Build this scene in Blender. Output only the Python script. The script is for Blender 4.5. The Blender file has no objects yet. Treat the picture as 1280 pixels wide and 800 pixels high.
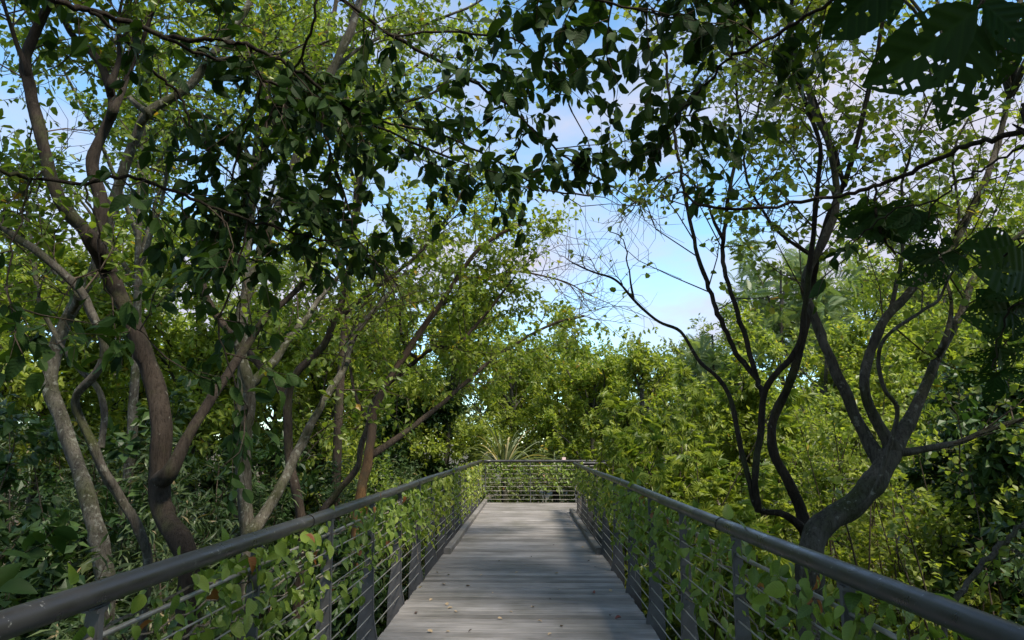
import bpy, math, numpy as np
from mathutils import Matrix, Vector

# ------------------------------------------------------------------ camera, sky, sun, exposure
scene = bpy.context.scene
F, W, H = 853.0, 1280, 800
PITCH = math.atan(156 / F)
YAW = math.atan(20 / math.hypot(F, 156))
CAM = np.array([0.0, 0.0, 1.5])
FW = np.array([-math.sin(YAW) * math.cos(PITCH), math.cos(YAW) * math.cos(PITCH), math.sin(PITCH)])
RT = np.array([math.cos(YAW), math.sin(YAW), 0.0])
UP = np.cross(RT, FW)
cd = bpy.data.cameras.new('camera')
cam = bpy.data.objects.new('camera', cd)
scene.collection.objects.link(cam)
cd.sensor_width = 36
cd.lens = F / W * 36
cd.clip_start = 0.05
cd.clip_end = 3000
cam.matrix_world = Matrix([[RT[i], UP[i], -FW[i], CAM[i]] for i in range(3)] + [[0, 0, 0, 1]])
scene.camera = cam

SUN_EL, SUN_AZ = math.radians(58), math.radians(135)      # azimuth clockwise from +Y: behind, to the right
SUN_DIR = np.array([math.sin(SUN_AZ) * math.cos(SUN_EL), math.cos(SUN_AZ) * math.cos(SUN_EL), math.sin(SUN_EL)])
world = bpy.data.worlds.new('World')
scene.world = world
world.use_nodes = True
wn, wl = world.node_tree.nodes, world.node_tree.links
wn.clear()
wo = wn.new('ShaderNodeOutputWorld')
bg = wn.new('ShaderNodeBackground')
bg.inputs['Strength'].default_value = 0.135
sky = wn.new('ShaderNodeTexSky')
sky.sky_type = 'NISHITA'
sky.sun_disc = False
sky.sun_elevation = SUN_EL
sky.sun_rotation = SUN_AZ
sky.altitude = 1500
sky.air_density = 1.0
sky.dust_density = 0.3
sky.ozone_density = 1.6
tc = wn.new('ShaderNodeTexCoord')
mp = wn.new('ShaderNodeMapping')
mp.inputs['Scale'].default_value = (1.0, 1.0, 2.2)
mp.inputs['Location'].default_value = (7.7, 3.3, 0.9)
nz = wn.new('ShaderNodeTexNoise')
nz.inputs['Scale'].default_value = 1.9
nz.inputs['Detail'].default_value = 6
nz.inputs['Roughness'].default_value = 0.55
cr = wn.new('ShaderNodeValToRGB')
cr.color_ramp.elements[0].position = 0.44
cr.color_ramp.elements[1].position = 0.60
mx = wn.new('ShaderNodeMix')
mx.data_type = 'RGBA'
mx.inputs[7].default_value = (2.1, 2.12, 2.55, 1)
wl.new(tc.outputs['Generated'], mp.inputs['Vector'])
wl.new(mp.outputs['Vector'], nz.inputs['Vector'])
wl.new(nz.outputs['Fac'], cr.inputs['Fac'])
wl.new(cr.outputs['Color'], mx.inputs[0])
tn = wn.new('ShaderNodeMix')
tn.data_type = 'RGBA'
tn.blend_type = 'MULTIPLY'
tn.inputs[0].default_value = 1.0
tn.inputs[7].default_value = (0.86, 1.04, 0.99, 1)
wl.new(sky.outputs['Color'], tn.inputs[6])
wl.new(tn.outputs[2], mx.inputs[6])
wl.new(mx.outputs[2], bg.inputs['Color'])
wl.new(bg.outputs['Background'], wo.inputs['Surface'])

sd = bpy.data.lights.new('sun', 'SUN')
sd.energy = 3.0
sd.angle = math.radians(11.0)
sd.color = (1.0, 0.92, 0.78)
sun = bpy.data.objects.new('sun', sd)
scene.collection.objects.link(sun)
sun.rotation_euler = Vector(-SUN_DIR).to_track_quat('-Z', 'Y').to_euler()

scene.view_settings.view_transform = 'Standard'
scene.view_settings.look = 'None'
scene.view_settings.gamma = 1
scene.view_settings.use_curve_mapping = False
scene.view_settings.exposure = 1.4
scene.render.engine = 'CYCLES'
scene.cycles.max_bounces = 7
scene.cycles.diffuse_bounces = 4
scene.cycles.glossy_bounces = 2
scene.cycles.transmission_bounces = 4
scene.cycles.caustics_reflective = False
scene.cycles.caustics_refractive = False

rng = np.random.default_rng(7)
COL = scene.collection.objects


# ------------------------------------------------------------------ geometry helpers
def P(px, py, Y):
    d = FW * F + RT * (px - W / 2) + UP * (H / 2 - py)
    return CAM + d * (Y / d[1])


def project(p):
    v = np.asarray(p) - CAM
    z = v @ FW
    zz = np.where(np.abs(z) < 1e-6, 1e-6, z)
    return v @ RT / zz * F + W / 2, H / 2 - v @ UP / zz * F, z


def norm(v):
    return v / np.maximum(np.linalg.norm(v, axis=-1, keepdims=True), 1e-9)


def smooth(t):
    t = np.clip(t, 0, 1)
    return t * t * (3 - 2 * t)


def ground_z(x, y):
    x, y = np.asarray(x, float), np.asarray(y, float)
    z = -2.7 + 0.18 * np.sin(x * 0.55 + 1.3) * np.cos(y * 0.43) + 0.08 * np.sin(x * 1.7 + y * 1.1)
    z = z + 9.0 * smooth((x - 5) / 30) * smooth((y - 12) / 40)
    z = z + 3.0 * smooth((-x - 10) / 40) * smooth((y - 15) / 50)
    z = z + 2.0 * smooth((y - 24) / 60)
    return z


class MB:
    """collects triangles and quads and links them as one mesh object"""
    def __init__(self):
        self.v, self.q, self.t, self.n = [], [], [], 0

    def add(self, v, q=None, t=None):
        v = np.asarray(v, float).reshape(-1, 3)
        if q is not None and len(q):
            self.q.append(np.asarray(q, np.int64).reshape(-1, 4) + self.n)
        if t is not None and len(t):
            self.t.append(np.asarray(t, np.int64).reshape(-1, 3) + self.n)
        self.v.append(v)
        self.n += len(v)
        return self

    def box(self, c, s, rz=0.0):
        x, y, z = np.array(s) / 2
        v = np.array([[a, b, d] for d in (-z, z) for a, b in ((-x, -y), (x, -y), (x, y), (-x, y))])
        ca, sa = math.cos(rz), math.sin(rz)
        v = v @ np.array([[ca, sa, 0], [-sa, ca, 0], [0, 0, 1]]) + np.array(c)
        return self.add(v, [[3, 2, 1, 0], [4, 5, 6, 7], [0, 1, 5, 4], [1, 2, 6, 5], [2, 3, 7, 6], [3, 0, 4, 7]])

    def tube(self, pts, rad, n=8, cap=True):
        pts = np.asarray(pts, float)
        K = len(pts)
        rad = np.broadcast_to(np.asarray(rad, float), (K,))
        self.tubes(pts[None], rad[None], n)
        if cap:
            b = self.n - n * K
            a = list(range(b, b + n))
            for k in range(1, n - 1):
                self.t.append(np.array([[a[0], a[k + 1], a[k]], [a[0] + n * (K - 1), a[k] + n * (K - 1), a[k + 1] + n * (K - 1)]]))
        return self

    def tubes(self, pts, rad, n=4):
        N, K = pts.shape[:2]
        t = norm(np.gradient(pts, axis=1))
        ref = np.array([0.31, 0.22, 0.92])
        if K > 2 and N == 1 and abs((t[0] @ norm(ref)).max()) > 0.8:
            ref = np.array([0.9, 0.35, 0.1])
        s = norm(np.cross(t, ref))
        u = np.cross(s, t)
        a = np.arange(n) * 2 * math.pi / n
        ring = s[:, :, None] * np.cos(a)[None, None, :, None] + u[:, :, None] * np.sin(a)[None, None, :, None]
        v = pts[:, :, None] + ring * rad[:, :, None, None]
        base = (np.arange(N) * K * n)[:, None, None] + (np.arange(K - 1) * n)[None, :, None]
        i = np.arange(n)[None, None, :]
        j = (np.arange(n) + 1) % n
        j = j[None, None, :]
        q = np.stack([base + i, base + n + i, base + n + j, base + j], -1).reshape(-1, 4)
        return self.add(v.reshape(-1, 3), q)

    def mesh(self, name, mat, origin=(0, 0, 0), smooth_=True, tint=None, uv=None):
        v = np.concatenate(self.v) - np.asarray(origin)
        q = np.concatenate(self.q) if self.q else np.zeros((0, 4), np.int64)
        t = np.concatenate(self.t) if self.t else np.zeros((0, 3), np.int64)
        me = bpy.data.meshes.new(name)
        me.vertices.add(len(v))
        me.vertices.foreach_set('co', v.astype(np.float32).ravel())
        loops = np.concatenate([q.ravel(), t.ravel()])
        me.loops.add(len(loops))
        me.loops.foreach_set('vertex_index', loops.astype(np.int32))
        tot = np.concatenate([np.full(len(q), 4), np.full(len(t), 3)])
        me.polygons.add(len(tot))
        me.polygons.foreach_set('loop_start', (np.cumsum(tot) - tot).astype(np.int32))
        me.polygons.foreach_set('use_smooth', np.full(len(tot), smooth_, bool))
        if tint is not None:
            a = me.attributes.new('tint', 'FLOAT', 'POINT')
            a.data.foreach_set('value', np.broadcast_to(np.asarray(tint, np.float32), (len(v),)).copy())
        if uv is not None:
            l = me.uv_layers.new(name='UVMap')
            l.data.foreach_set('uv', np.asarray(uv, np.float32)[loops].ravel())
        me.materials.append(mat)
        me.update(calc_edges=True)
        return me

    def obj(self, name, mat, parent=None, origin=None, **kw):
        if origin is None:
            origin = tuple(parent['_o']) if parent is not None and '_o' in parent.keys() else (0, 0, 0)
        o = bpy.data.objects.new(name, self.mesh(name, mat, origin, **kw))
        COL.link(o)
        if parent is not None:
            o.parent = parent
        else:
            o.location = origin
        return o


def tag(o, label=None, cat=None, group=None, kind=None):
    for k, v in (('label', label), ('category', cat), ('group', group), ('kind', kind)):
        if v:
            o[k] = v
    return o


ROOTS = []


def thing(name, loc, label=None, cat=None, group=None, kind=None):
    o = bpy.data.objects.new(name, None)
    o.empty_display_size = 0.2
    COL.link(o)
    o.location = loc
    o['_o'] = [float(c) for c in loc]
    ROOTS.append(o)
    return tag(o, label, cat, group, kind)


def spline(pts, per=4, jit=0.0):
    p = np.asarray(pts, float)
    if len(p) < 3:
        return p
    e = np.vstack([2 * p[0] - p[1], p, 2 * p[-1] - p[-2]])
    out = []
    for i in range(len(p) - 1):
        a, b, c, d = e[i:i + 4]
        for k in range(per):
            t = k / per
            out.append(0.5 * (2 * b + (c - a) * t + (2 * a - 5 * b + 4 * c - d) * t * t + (3 * b - a - 3 * c + d) * t ** 3))
    out.append(p[-1])
    out = np.array(out)
    if jit:
        out[1:-1] += rng.normal(0, jit, (len(out) - 2, 3))
    return out


# ------------------------------------------------------------------ materials
def new_mat(name):
    m = bpy.data.materials.new(name)
    m.use_nodes = True
    n, l = m.node_tree.nodes, m.node_tree.links
    return m, n, l, n['Principled BSDF']


def ramp(n, stops):
    r = n.new('ShaderNodeValToRGB')
    e = r.color_ramp.elements
    while len(e) < len(stops):
        e.new(0.5)
    for i, (p, c) in enumerate(stops):
        e[i].position = p
        e[i].color = (*c, 1)
    return r


def noise(n, l, scale, detail=4, rough=0.55, vec=None, stretch=None, coord='Object'):
    t = n.new('ShaderNodeTexNoise')
    t.inputs['Scale'].default_value = scale
    t.inputs['Detail'].default_value = detail
    t.inputs['Roughness'].default_value = rough
    if vec is None:
        c = n.new('ShaderNodeTexCoord')
        vec = c.outputs[coord]
    if stretch:
        m = n.new('ShaderNodeMapping')
        m.inputs['Scale'].default_value = stretch
        l.new(vec, m.inputs['Vector'])
        vec = m.outputs['Vector']
    l.new(vec, t.inputs['Vector'])
    return t


def mixc(n, l, fac, a, b, mode='MIX'):
    m = n.new('ShaderNodeMix')
    m.data_type = 'RGBA'
    m.blend_type = mode
    for sock, val in ((0, fac), (6, a), (7, b)):
        if isinstance(val, (int, float)):
            m.inputs[sock].default_value = val
        elif isinstance(val, tuple):
            m.inputs[sock].default_value = (*val, 1)
        else:
            l.new(val, m.inputs[sock])
    return m.outputs[2]


def bump(n, l, height, strength, dist, bsdf):
    b = n.new('ShaderNodeBump')
    b.inputs['Strength'].default_value = strength
    b.inputs['Distance'].default_value = dist
    l.new(height, b.inputs['Height'])
    l.new(b.outputs['Normal'], bsdf.inputs['Normal'])
    return b


def leaf_mat(name, dark, light, accent=(0.30, 0.17, 0.02), acc_at=0.985, trans=0.38, rough=0.42, veins=False, spec=0.35):
    m, n, l, b = new_mat(name)
    a = n.new('ShaderNodeAttribute')
    a.attribute_name = 'tint'
    r = ramp(n, [(0.0, dark), (0.9, light), (acc_at, light), (min(acc_at + 0.008, 1.0), accent)])
    l.new(a.outputs['Fac'], r.inputs['Fac'])
    nn = noise(n, l, 0.9, 2)
    col = mixc(n, l, 0.35, r.outputs['Color'], nn.outputs['Fac'], 'OVERLAY')
    if veins:
        u = n.new('ShaderNodeUVMap')
        s = n.new('ShaderNodeSeparateXYZ')
        l.new(u.outputs['UV'], s.inputs[0])
        ab = n.new('ShaderNodeMath')
        ab.operation = 'ABSOLUTE'
        l.new(s.outputs['Y'], ab.inputs[0])
        m1 = n.new('ShaderNodeMath')
        m1.operation = 'MULTIPLY_ADD'
        m1.inputs[1].default_value = -0.75
        l.new(ab.outputs[0], m1.inputs[0])
        l.new(s.outputs['X'], m1.inputs[2])
        m2 = n.new('ShaderNodeMath')
        m2.operation = 'MULTIPLY'
        m2.inputs[1].default_value = 46
        l.new(m1.outputs[0], m2.inputs[0])
        m3 = n.new('ShaderNodeMath')
        m3.operation = 'COSINE'
        l.new(m2.outputs[0], m3.inputs[0])
        m4 = n.new('ShaderNodeMapRange')
        m4.inputs['From Min'].default_value = 0.55
        m4.inputs['From Max'].default_value = 1.0
        l.new(m3.outputs[0], m4.inputs['Value'])
        mid = n.new('ShaderNodeMapRange')
        mid.inputs['From Min'].default_value = 0.03
        mid.inputs['From Max'].default_value = 0.005
        l.new(ab.outputs[0], mid.inputs['Value'])
        mxm = n.new('ShaderNodeMath')
        mxm.operation = 'MAXIMUM'
        l.new(m4.outputs[0], mxm.inputs[0])
        l.new(mid.outputs[0], mxm.inputs[1])
        f = n.new('ShaderNodeMath')
        f.operation = 'MULTIPLY'
        f.inputs[1].default_value = 0.10
        l.new(mxm.outputs[0], f.inputs[0])
        col = mixc(n, l, f.outputs[0], col, tuple(min(c * 1.9, 0.6) for c in light))
        bump(n, l, m3.outputs[0], 0.14, 0.003, b)
    l.new(col, b.inputs['Base Color'])
    b.inputs['Roughness'].default_value = rough
    b.inputs['Specular IOR Level'].default_value = spec
    tr = n.new('ShaderNodeBsdfTranslucent')
    tcol = mixc(n, l, 1.0, col, (1.7, 1.75, 0.75), 'MULTIPLY')
    l.new(tcol, tr.inputs['Color'])
    ms = n.new('ShaderNodeMixShader')
    ms.inputs[0].default_value = trans
    l.new(b.outputs[0], ms.inputs[1])
    l.new(tr.outputs[0], ms.inputs[2])
    l.new(ms.outputs[0], n['Material Output'].inputs['Surface'])
    return m


def bark_mat(name, c0, c1, moss=(0.045, 0.05, 0.02), moss_amt=0.35, lichen=(0.26, 0.26, 0.22), lichen_amt=0.3, foot=None):
    m, n, l, b = new_mat(name)
    n1 = noise(n, l, 9, 6, 0.65, stretch=(1, 1, 0.35))
    r = ramp(n, [(0.3, c0), (0.7, c1)])
    l.new(n1.outputs['Fac'], r.inputs['Fac'])
    n2 = noise(n, l, 3.1, 5, 0.6)
    rm = ramp(n, [(0.62 - moss_amt * 0.4, (0, 0, 0)), (0.80 - moss_amt * 0.3, (1, 1, 1))])
    l.new(n2.outputs['Fac'], rm.inputs['Fac'])
    c = mixc(n, l, rm.outputs['Color'], r.outputs['Color'], moss)
    n3 = noise(n, l, 17, 4, 0.6)
    rl = ramp(n, [(0.70 - lichen_amt * 0.25, (0, 0, 0)), (0.76 - lichen_amt * 0.25, (1, 1, 1))])
    l.new(n3.outputs['Fac'], rl.inputs['Fac'])
    lf = n.new('ShaderNodeMath')
    lf.operation = 'MULTIPLY'
    lf.inputs[1].default_value = 0.55
    l.new(rl.outputs['Color'], lf.inputs[0])
    c = mixc(n, l, lf.outputs[0], c, lichen)
    l.new(c, b.inputs['Base Color'])
    b.inputs['Roughness'].default_value = 0.85
    b.inputs['Specular IOR Level'].default_value = 0.12
    n4 = noise(n, l, 55, 6, 0.75, stretch=(1, 1, 0.22))
    rc = ramp(n, [(0.40, (0.45, 0.42, 0.40)), (0.52, (1, 1, 1))])
    l.new(n4.outputs['Fac'], rc.inputs['Fac'])
    c2 = mixc(n, l, 0.8, c, rc.outputs['Color'], 'MULTIPLY')
    if foot:
        tcz = n.new('ShaderNodeTexCoord')
        sz = n.new('ShaderNodeSeparateXYZ')
        l.new(tcz.outputs['Object'], sz.inputs[0])
        ad = n.new('ShaderNodeMath')
        ad.operation = 'MULTIPLY_ADD'
        ad.inputs[1].default_value = 1.6
        l.new(n2.outputs['Fac'], ad.inputs[0])
        l.new(sz.outputs['Z'], ad.inputs[2])
        mr = n.new('ShaderNodeMapRange')
        mr.inputs['From Min'].default_value = foot
        mr.inputs['From Max'].default_value = foot + 0.9
        l.new(ad.outputs[0], mr.inputs['Value'])
        c2 = mixc(n, l, mr.outputs[0], c2, (0.085, 0.058, 0.042))
    l.new(c2, b.inputs['Base Color'])
    bump(n, l, n4.outputs['Fac'], 0.9, 0.02, b)
    return m


M = {}
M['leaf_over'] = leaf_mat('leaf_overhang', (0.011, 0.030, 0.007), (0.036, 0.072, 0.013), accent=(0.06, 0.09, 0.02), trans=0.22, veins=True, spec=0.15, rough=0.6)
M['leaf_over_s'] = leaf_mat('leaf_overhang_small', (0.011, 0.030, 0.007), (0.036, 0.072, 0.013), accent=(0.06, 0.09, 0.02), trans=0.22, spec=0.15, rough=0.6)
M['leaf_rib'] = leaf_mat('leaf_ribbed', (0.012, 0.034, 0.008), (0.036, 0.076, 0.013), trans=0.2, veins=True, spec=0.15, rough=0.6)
M['leaf_vine'] = leaf_mat('leaf_vine', (0.060, 0.108, 0.018), (0.180, 0.240, 0.040), accent=(0.22, 0.07, 0.03), acc_at=0.985, trans=0.34, veins=True)
M['leaf_vine_sun'] = leaf_mat('leaf_vine_sun_tint', (0.095, 0.145, 0.022), (0.260, 0.300, 0.050), accent=(0.42, 0.34, 0.05), acc_at=0.98, trans=0.36)  # brighter, yellower copy of the vine leaves: sunlight put into the colour
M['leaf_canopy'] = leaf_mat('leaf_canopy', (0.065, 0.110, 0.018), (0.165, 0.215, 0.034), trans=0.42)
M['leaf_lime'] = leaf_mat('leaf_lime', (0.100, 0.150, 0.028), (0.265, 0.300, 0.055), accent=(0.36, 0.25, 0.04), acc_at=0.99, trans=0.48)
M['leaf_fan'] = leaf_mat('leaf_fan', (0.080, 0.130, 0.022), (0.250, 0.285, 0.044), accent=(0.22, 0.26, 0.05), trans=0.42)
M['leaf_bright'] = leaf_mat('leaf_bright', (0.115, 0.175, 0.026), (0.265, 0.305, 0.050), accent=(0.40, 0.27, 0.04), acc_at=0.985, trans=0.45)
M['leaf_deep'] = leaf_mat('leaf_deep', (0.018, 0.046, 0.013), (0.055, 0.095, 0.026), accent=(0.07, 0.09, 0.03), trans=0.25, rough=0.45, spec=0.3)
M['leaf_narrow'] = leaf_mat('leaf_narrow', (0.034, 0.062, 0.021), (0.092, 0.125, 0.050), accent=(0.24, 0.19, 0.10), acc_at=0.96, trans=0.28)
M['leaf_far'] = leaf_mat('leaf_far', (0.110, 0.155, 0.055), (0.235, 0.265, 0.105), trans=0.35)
M['leaf_frond'] = leaf_mat('leaf_frond', (0.085, 0.135, 0.055), (0.19, 0.235, 0.105), trans=0.42)
M['leaf_strap'] = leaf_mat('leaf_strap', (0.09, 0.12, 0.055), (0.20, 0.225, 0.115), accent=(0.36, 0.30, 0.16), acc_at=0.8, trans=0.25)
M['bark_dark'] = bark_mat('bark_dark', (0.017, 0.0135, 0.011), (0.052, 0.040, 0.031), moss_amt=0.25, lichen_amt=0.15)
M['bark_brown'] = bark_mat('bark_brown', (0.036, 0.027, 0.021), (0.100, 0.074, 0.056), moss_amt=0.3, lichen_amt=0.2)
M['bark_pale'] = bark_mat('bark_pale', (0.044, 0.039, 0.031), (0.150, 0.135, 0.108), moss_amt=0.45, lichen_amt=0.55)
M['bark_grey'] = bark_mat('bark_grey', (0.038, 0.034, 0.029), (0.125, 0.112, 0.092), moss_amt=0.4, lichen_amt=0.4)
M['bark_orange'] = bark_mat('bark_orange', (0.085, 0.046, 0.022), (0.22, 0.125, 0.055), moss_amt=0.3, lichen_amt=0.25, foot=4.5)
M['twig'] = bark_mat('twig', (0.06, 0.045, 0.034), (0.15, 0.115, 0.085), moss_amt=0.1, lichen_amt=0.1)
M['twig_pale'] = bark_mat('twig_pale', (0.16, 0.13, 0.10), (0.33, 0.29, 0.23), moss_amt=0.1, lichen_amt=0.1)


def wood_mat():
    m, n, l, b = new_mat('weathered_plank')
    c = n.new('ShaderNodeTexCoord')
    oi = n.new('ShaderNodeObjectInfo')
    off = n.new('ShaderNodeVectorMath')
    off.operation = 'MULTIPLY_ADD'
    cmb = n.new('ShaderNodeCombineXYZ')
    for k in range(3):
        l.new(oi.outputs['Random'], cmb.inputs[k])
    off.inputs[1].default_value = (37, 53, 71)
    l.new(cmb.outputs[0], off.inputs[0])
    l.new(c.outputs['Object'], off.inputs[2])
    v = off.outputs[0]
    g = noise(n, l, 4.0, 7, 0.65, v, (0.55, 16, 16))
    p = noise(n, l, 1.3, 3, 0.5, v, (1.2, 2.0, 1))
    r = ramp(n, [(0.25, (0.095, 0.090, 0.086)), (0.5, (0.215, 0.207, 0.202)), (0.78, (0.35, 0.34, 0.335))])
    l.new(g.outputs['Fac'], r.inputs['Fac'])
    rp = ramp(n, [(0.3, (0.62, 0.60, 0.58)), (0.7, (1.18, 1.15, 1.15))])
    l.new(p.outputs['Fac'], rp.inputs['Fac'])
    col = mixc(n, l, 1.0, r.outputs['Color'], rp.outputs['Color'], 'MULTIPLY')
    ro = ramp(n, [(0.0, (0.62, 0.60, 0.57)), (0.5, (0.95, 0.94, 0.93)), (1.0, (1.2, 1.19, 1.18))])
    l.new(oi.outputs['Random'], ro.inputs['Fac'])
    col = mixc(n, l, 1.0, col, ro.outputs['Color'], 'MULTIPLY')
    wn_ = noise(n, l, 55, 3, 0.6, v, (0.8, 1, 1))
    rs = ramp(n, [(0.70, (1, 1, 1)), (0.78, (0.35, 0.33, 0.30))])
    l.new(wn_.outputs['Fac'], rs.inputs['Fac'])
    col = mixc(n, l, 1.0, col, rs.outputs['Color'], 'MULTIPLY')
    ge = n.new('ShaderNodeNewGeometry')
    wp = noise(n, l, 0.9, 4, 0.6, ge.outputs['Position'], (1.6, 0.7, 1))
    rw = ramp(n, [(0.30, (0.66, 0.66, 0.60)), (0.55, (1, 1, 1)), (0.75, (1.12, 1.12, 1.12))])
    l.new(wp.outputs['Fac'], rw.inputs['Fac'])
    col = mixc(n, l, 1.0, col, rw.outputs['Color'], 'MULTIPLY')
    l.new(col, b.inputs['Base Color'])
    b.inputs['Roughness'].default_value = 0.68
    bump(n, l, g.outputs['Fac'], 0.6, 0.004, b)
    return m


def metal_mat(name, c, rough=0.42, metallic=0.55):
    m, n, l, b = new_mat(name)
    a = noise(n, l, 6, 5, 0.65)
    r = ramp(n, [(0.3, tuple(x * 0.7 for x in c)), (0.7, tuple(x * 1.25 for x in c))])
    l.new(a.outputs['Fac'], r.inputs['Fac'])
    s = noise(n, l, 30, 5, 0.75)
    rs = ramp(n, [(0.63, (0, 0, 0)), (0.68, (1, 1, 1))])
    l.new(s.outputs['Fac'], rs.inputs['Fac'])
    f = n.new('ShaderNodeMath')
    f.operation = 'MULTIPLY'
    f.inputs[1].default_value = 0.5
    l.new(rs.outputs['Color'], f.inputs[0])
    col = mixc(n, l, f.outputs[0], r.outputs['Color'], (0.45, 0.44, 0.41))
    l.new(col, b.inputs['Base Color'])
    b.inputs['Metallic'].default_value = metallic
    rr = ramp(n, [(0.3, (rough - 0.12,) * 3), (0.7, (rough + 0.18,) * 3)])
    l.new(a.outputs['Fac'], rr.inputs['Fac'])
    l.new(rr.outputs['Color'], b.inputs['Roughness'])
    bump(n, l, s.outputs['Fac'], 0.15, 0.002, b)
    return m


def plain_mat(name, c, rough=0.7, var=0.35):
    m, n, l, b = new_mat(name)
    a = noise(n, l, 14, 4, 0.6)
    r = ramp(n, [(0.3, tuple(x * (1 - var) for x in c)), (0.7, tuple(x * (1 + var) for x in c))])
    l.new(a.outputs['Fac'], r.inputs['Fac'])
    l.new(r.outputs['Color'], b.inputs['Base Color'])
    b.inputs['Roughness'].default_value = rough
    return m


def ground_mat():
    m, n, l, b = new_mat('leaf_litter')
    a = noise(n, l, 0.35, 5, 0.6)
    r = ramp(n, [(0.35, (0.030, 0.034, 0.014)), (0.65, (0.075, 0.055, 0.032))])
    l.new(a.outputs['Fac'], r.inputs['Fac'])
    v = n.new('ShaderNodeTexVoronoi')
    v.inputs['Scale'].default_value = 14
    c = n.new('ShaderNodeTexCoord')
    l.new(c.outputs['Object'], v.inputs['Vector'])
    col = mixc(n, l, 0.5, r.outputs['Color'], v.outputs['Color'], 'SOFT_LIGHT')
    l.new(col, b.inputs['Base Color'])
    b.inputs['Roughness'].default_value = 0.9
    bump(n, l, v.outputs['Distance'], 0.6, 0.03, b)
    return m


M['wood'] = wood_mat()
M['rail'] = metal_mat('rail_paint', (0.042, 0.040, 0.040), 0.34, 0.2)
M['post'] = metal_mat('post_paint', (0.085, 0.083, 0.088), 0.5, 0.2)
M['cable'] = metal_mat('steel_cable', (0.36, 0.34, 0.31), 0.45, 0.7)
M['band'] = plain_mat('black_band', (0.012, 0.012, 0.013), 0.5)
M['bearer'] = plain_mat('bearer_timber', (0.07, 0.062, 0.055), 0.85)
M['ground'] = ground_mat()

# ------------------------------------------------------------------ leaf templates (unit length along x, width on y, normal z)
PROFILES = {
    'oval': ([0, .08, .25, .5, .75, .92, 1], [0, .10, .235, .27, .19, .07, 0]),
    'heart': ([0, .05, .2, .45, .72, .91, 1], [0, .20, .345, .36, .24, .085, 0]),
    'rib': ([0, .08, .25, .5, .75, .92, 1], [0, .11, .22, .28, .22, .085, 0]),
    'round': ([0, .08, .25, .5, .75, .92, 1], [0, .18, .34, .38, .30, .14, 0]),
    'lance': ([0, .08, .25, .5, .75, .92, 1], [0, .045, .075, .085, .06, .022, 0]),
}


def leaf_tmpl(kind, detail, fold=0.35, curl=0.22, twist=0.0, wmul=1.0):
    ts, ws = PROFILES[kind]
    pick = {'hi': range(7), 'mid': (0, 2, 4, 6), 'lo': (0, 3, 6)}[detail]
    ts = [ts[i] for i in pick]
    ws = [ws[i] * wmul * (1.0 if detail == 'hi' else 1.12) for i in pick]
    v, uv, t = [(0, 0, 0)], [(0, 0)], []
    for a, w in zip(ts[1:-1], ws[1:-1]):
        z = -curl * a * a
        for s in (-1, 0, 1):
            ww = s * w
            v.append((a - 0.10 * a * curl, ww, z + abs(ww) * fold + twist * ww * a))
            uv.append((a, ww))
    v.append((1 - 0.10 * curl, 0, -curl))
    uv.append((1, 0))
    n = len(ts) - 2
    t += [(0, 2, 1), (0, 3, 2)]
    for k in range(n - 1):
        a, b = 1 + 3 * k, 4 + 3 * k
        t += [(a, a + 1, b + 1), (a, b + 1, b), (a + 1, a + 2, b + 2), (a + 1, b + 2, b + 1)]
    a, e = 1 + 3 * (n - 1), len(v) - 1
    t += [(a, a + 1, e), (a + 1, a + 2, e)]
    return np.array(v, float), np.array(t), np.array(uv, float)


def diamond_tmpl(w=0.26, curl=0.15):
    v = np.array([(0, 0, 0), (0.45, -w, 0.06), (1, 0, -curl), (0.45, w, 0.06)], float)
    return v, np.array([(0, 2, 1), (0, 3, 2)]), None


def frond_tmpl(n=11, droop=0.35, llen=0.24, wid=0.05):
    v, t = [], []
    def c(a):
        return np.array([a * (1 - 0.12 * a * droop), 0, 0.12 * math.sin(a * 2.2) - droop * a * a])
    K = 5
    for k in range(K):
        p = c(k / (K - 1))
        v += [p + (0, -0.006, 0), p + (0, 0.006, 0)]
        if k:
            b = 2 * k
            t += [(b - 2, b, b + 1), (b - 2, b + 1, b - 1)]
    for k in range(n):
        a = 0.14 + 0.86 * k / (n - 1)
        L = llen * (0.55 + 0.9 * math.sin(math.pi * min(a * 0.9 + 0.08, 1)))
        for s in (-1, 1):
            p = c(a)
            d = np.array([0.55, s * 0.95, -0.28])
            d /= np.linalg.norm(d)
            q = np.array([wid, 0, 0.01])
            i = len(v)
            v += [p, p + d * L * 0.45 - q, p + d * L, p + d * L * 0.45 + q]
            t += [(i, i + 2, i + 1), (i, i + 3, i + 2)]
    return np.array(v, float), np.array(t), None


def whorl_tmpl(n=6):
    v, t = [], []
    for k in range(n):
        an = (k - (n - 1) / 2) * (2.3 / n)
        L = 1 - 0.25 * abs(an)
        d = np.array([math.cos(an), math.sin(an), 0.0])
        s = np.array([-d[1], d[0], 0])
        i = len(v)
        v += [d * 0.02, d * L * 0.5 - s * 0.13 + (0, 0, .03), d * L + (0, 0, -0.22), d * L * 0.5 + s * 0.13 + (0, 0, .03)]
        t += [(i, i + 2, i + 1), (i, i + 3, i + 2)]
    return np.array(v, float), np.array(t), None


T = {}
for k in PROFILES:
    T[k + '_hi'] = leaf_tmpl(k, 'hi')
    T[k + '_mid'] = leaf_tmpl(k, 'mid')
    T[k + '_lo'] = leaf_tmpl(k, 'lo')
T['dia'] = diamond_tmpl()
T['dia_wide'] = diamond_tmpl(0.34)
T['dia_thin'] = diamond_tmpl(0.10)
T['frond'] = frond_tmpl()
T['whorl'] = whorl_tmpl()

VARS = {}


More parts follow.
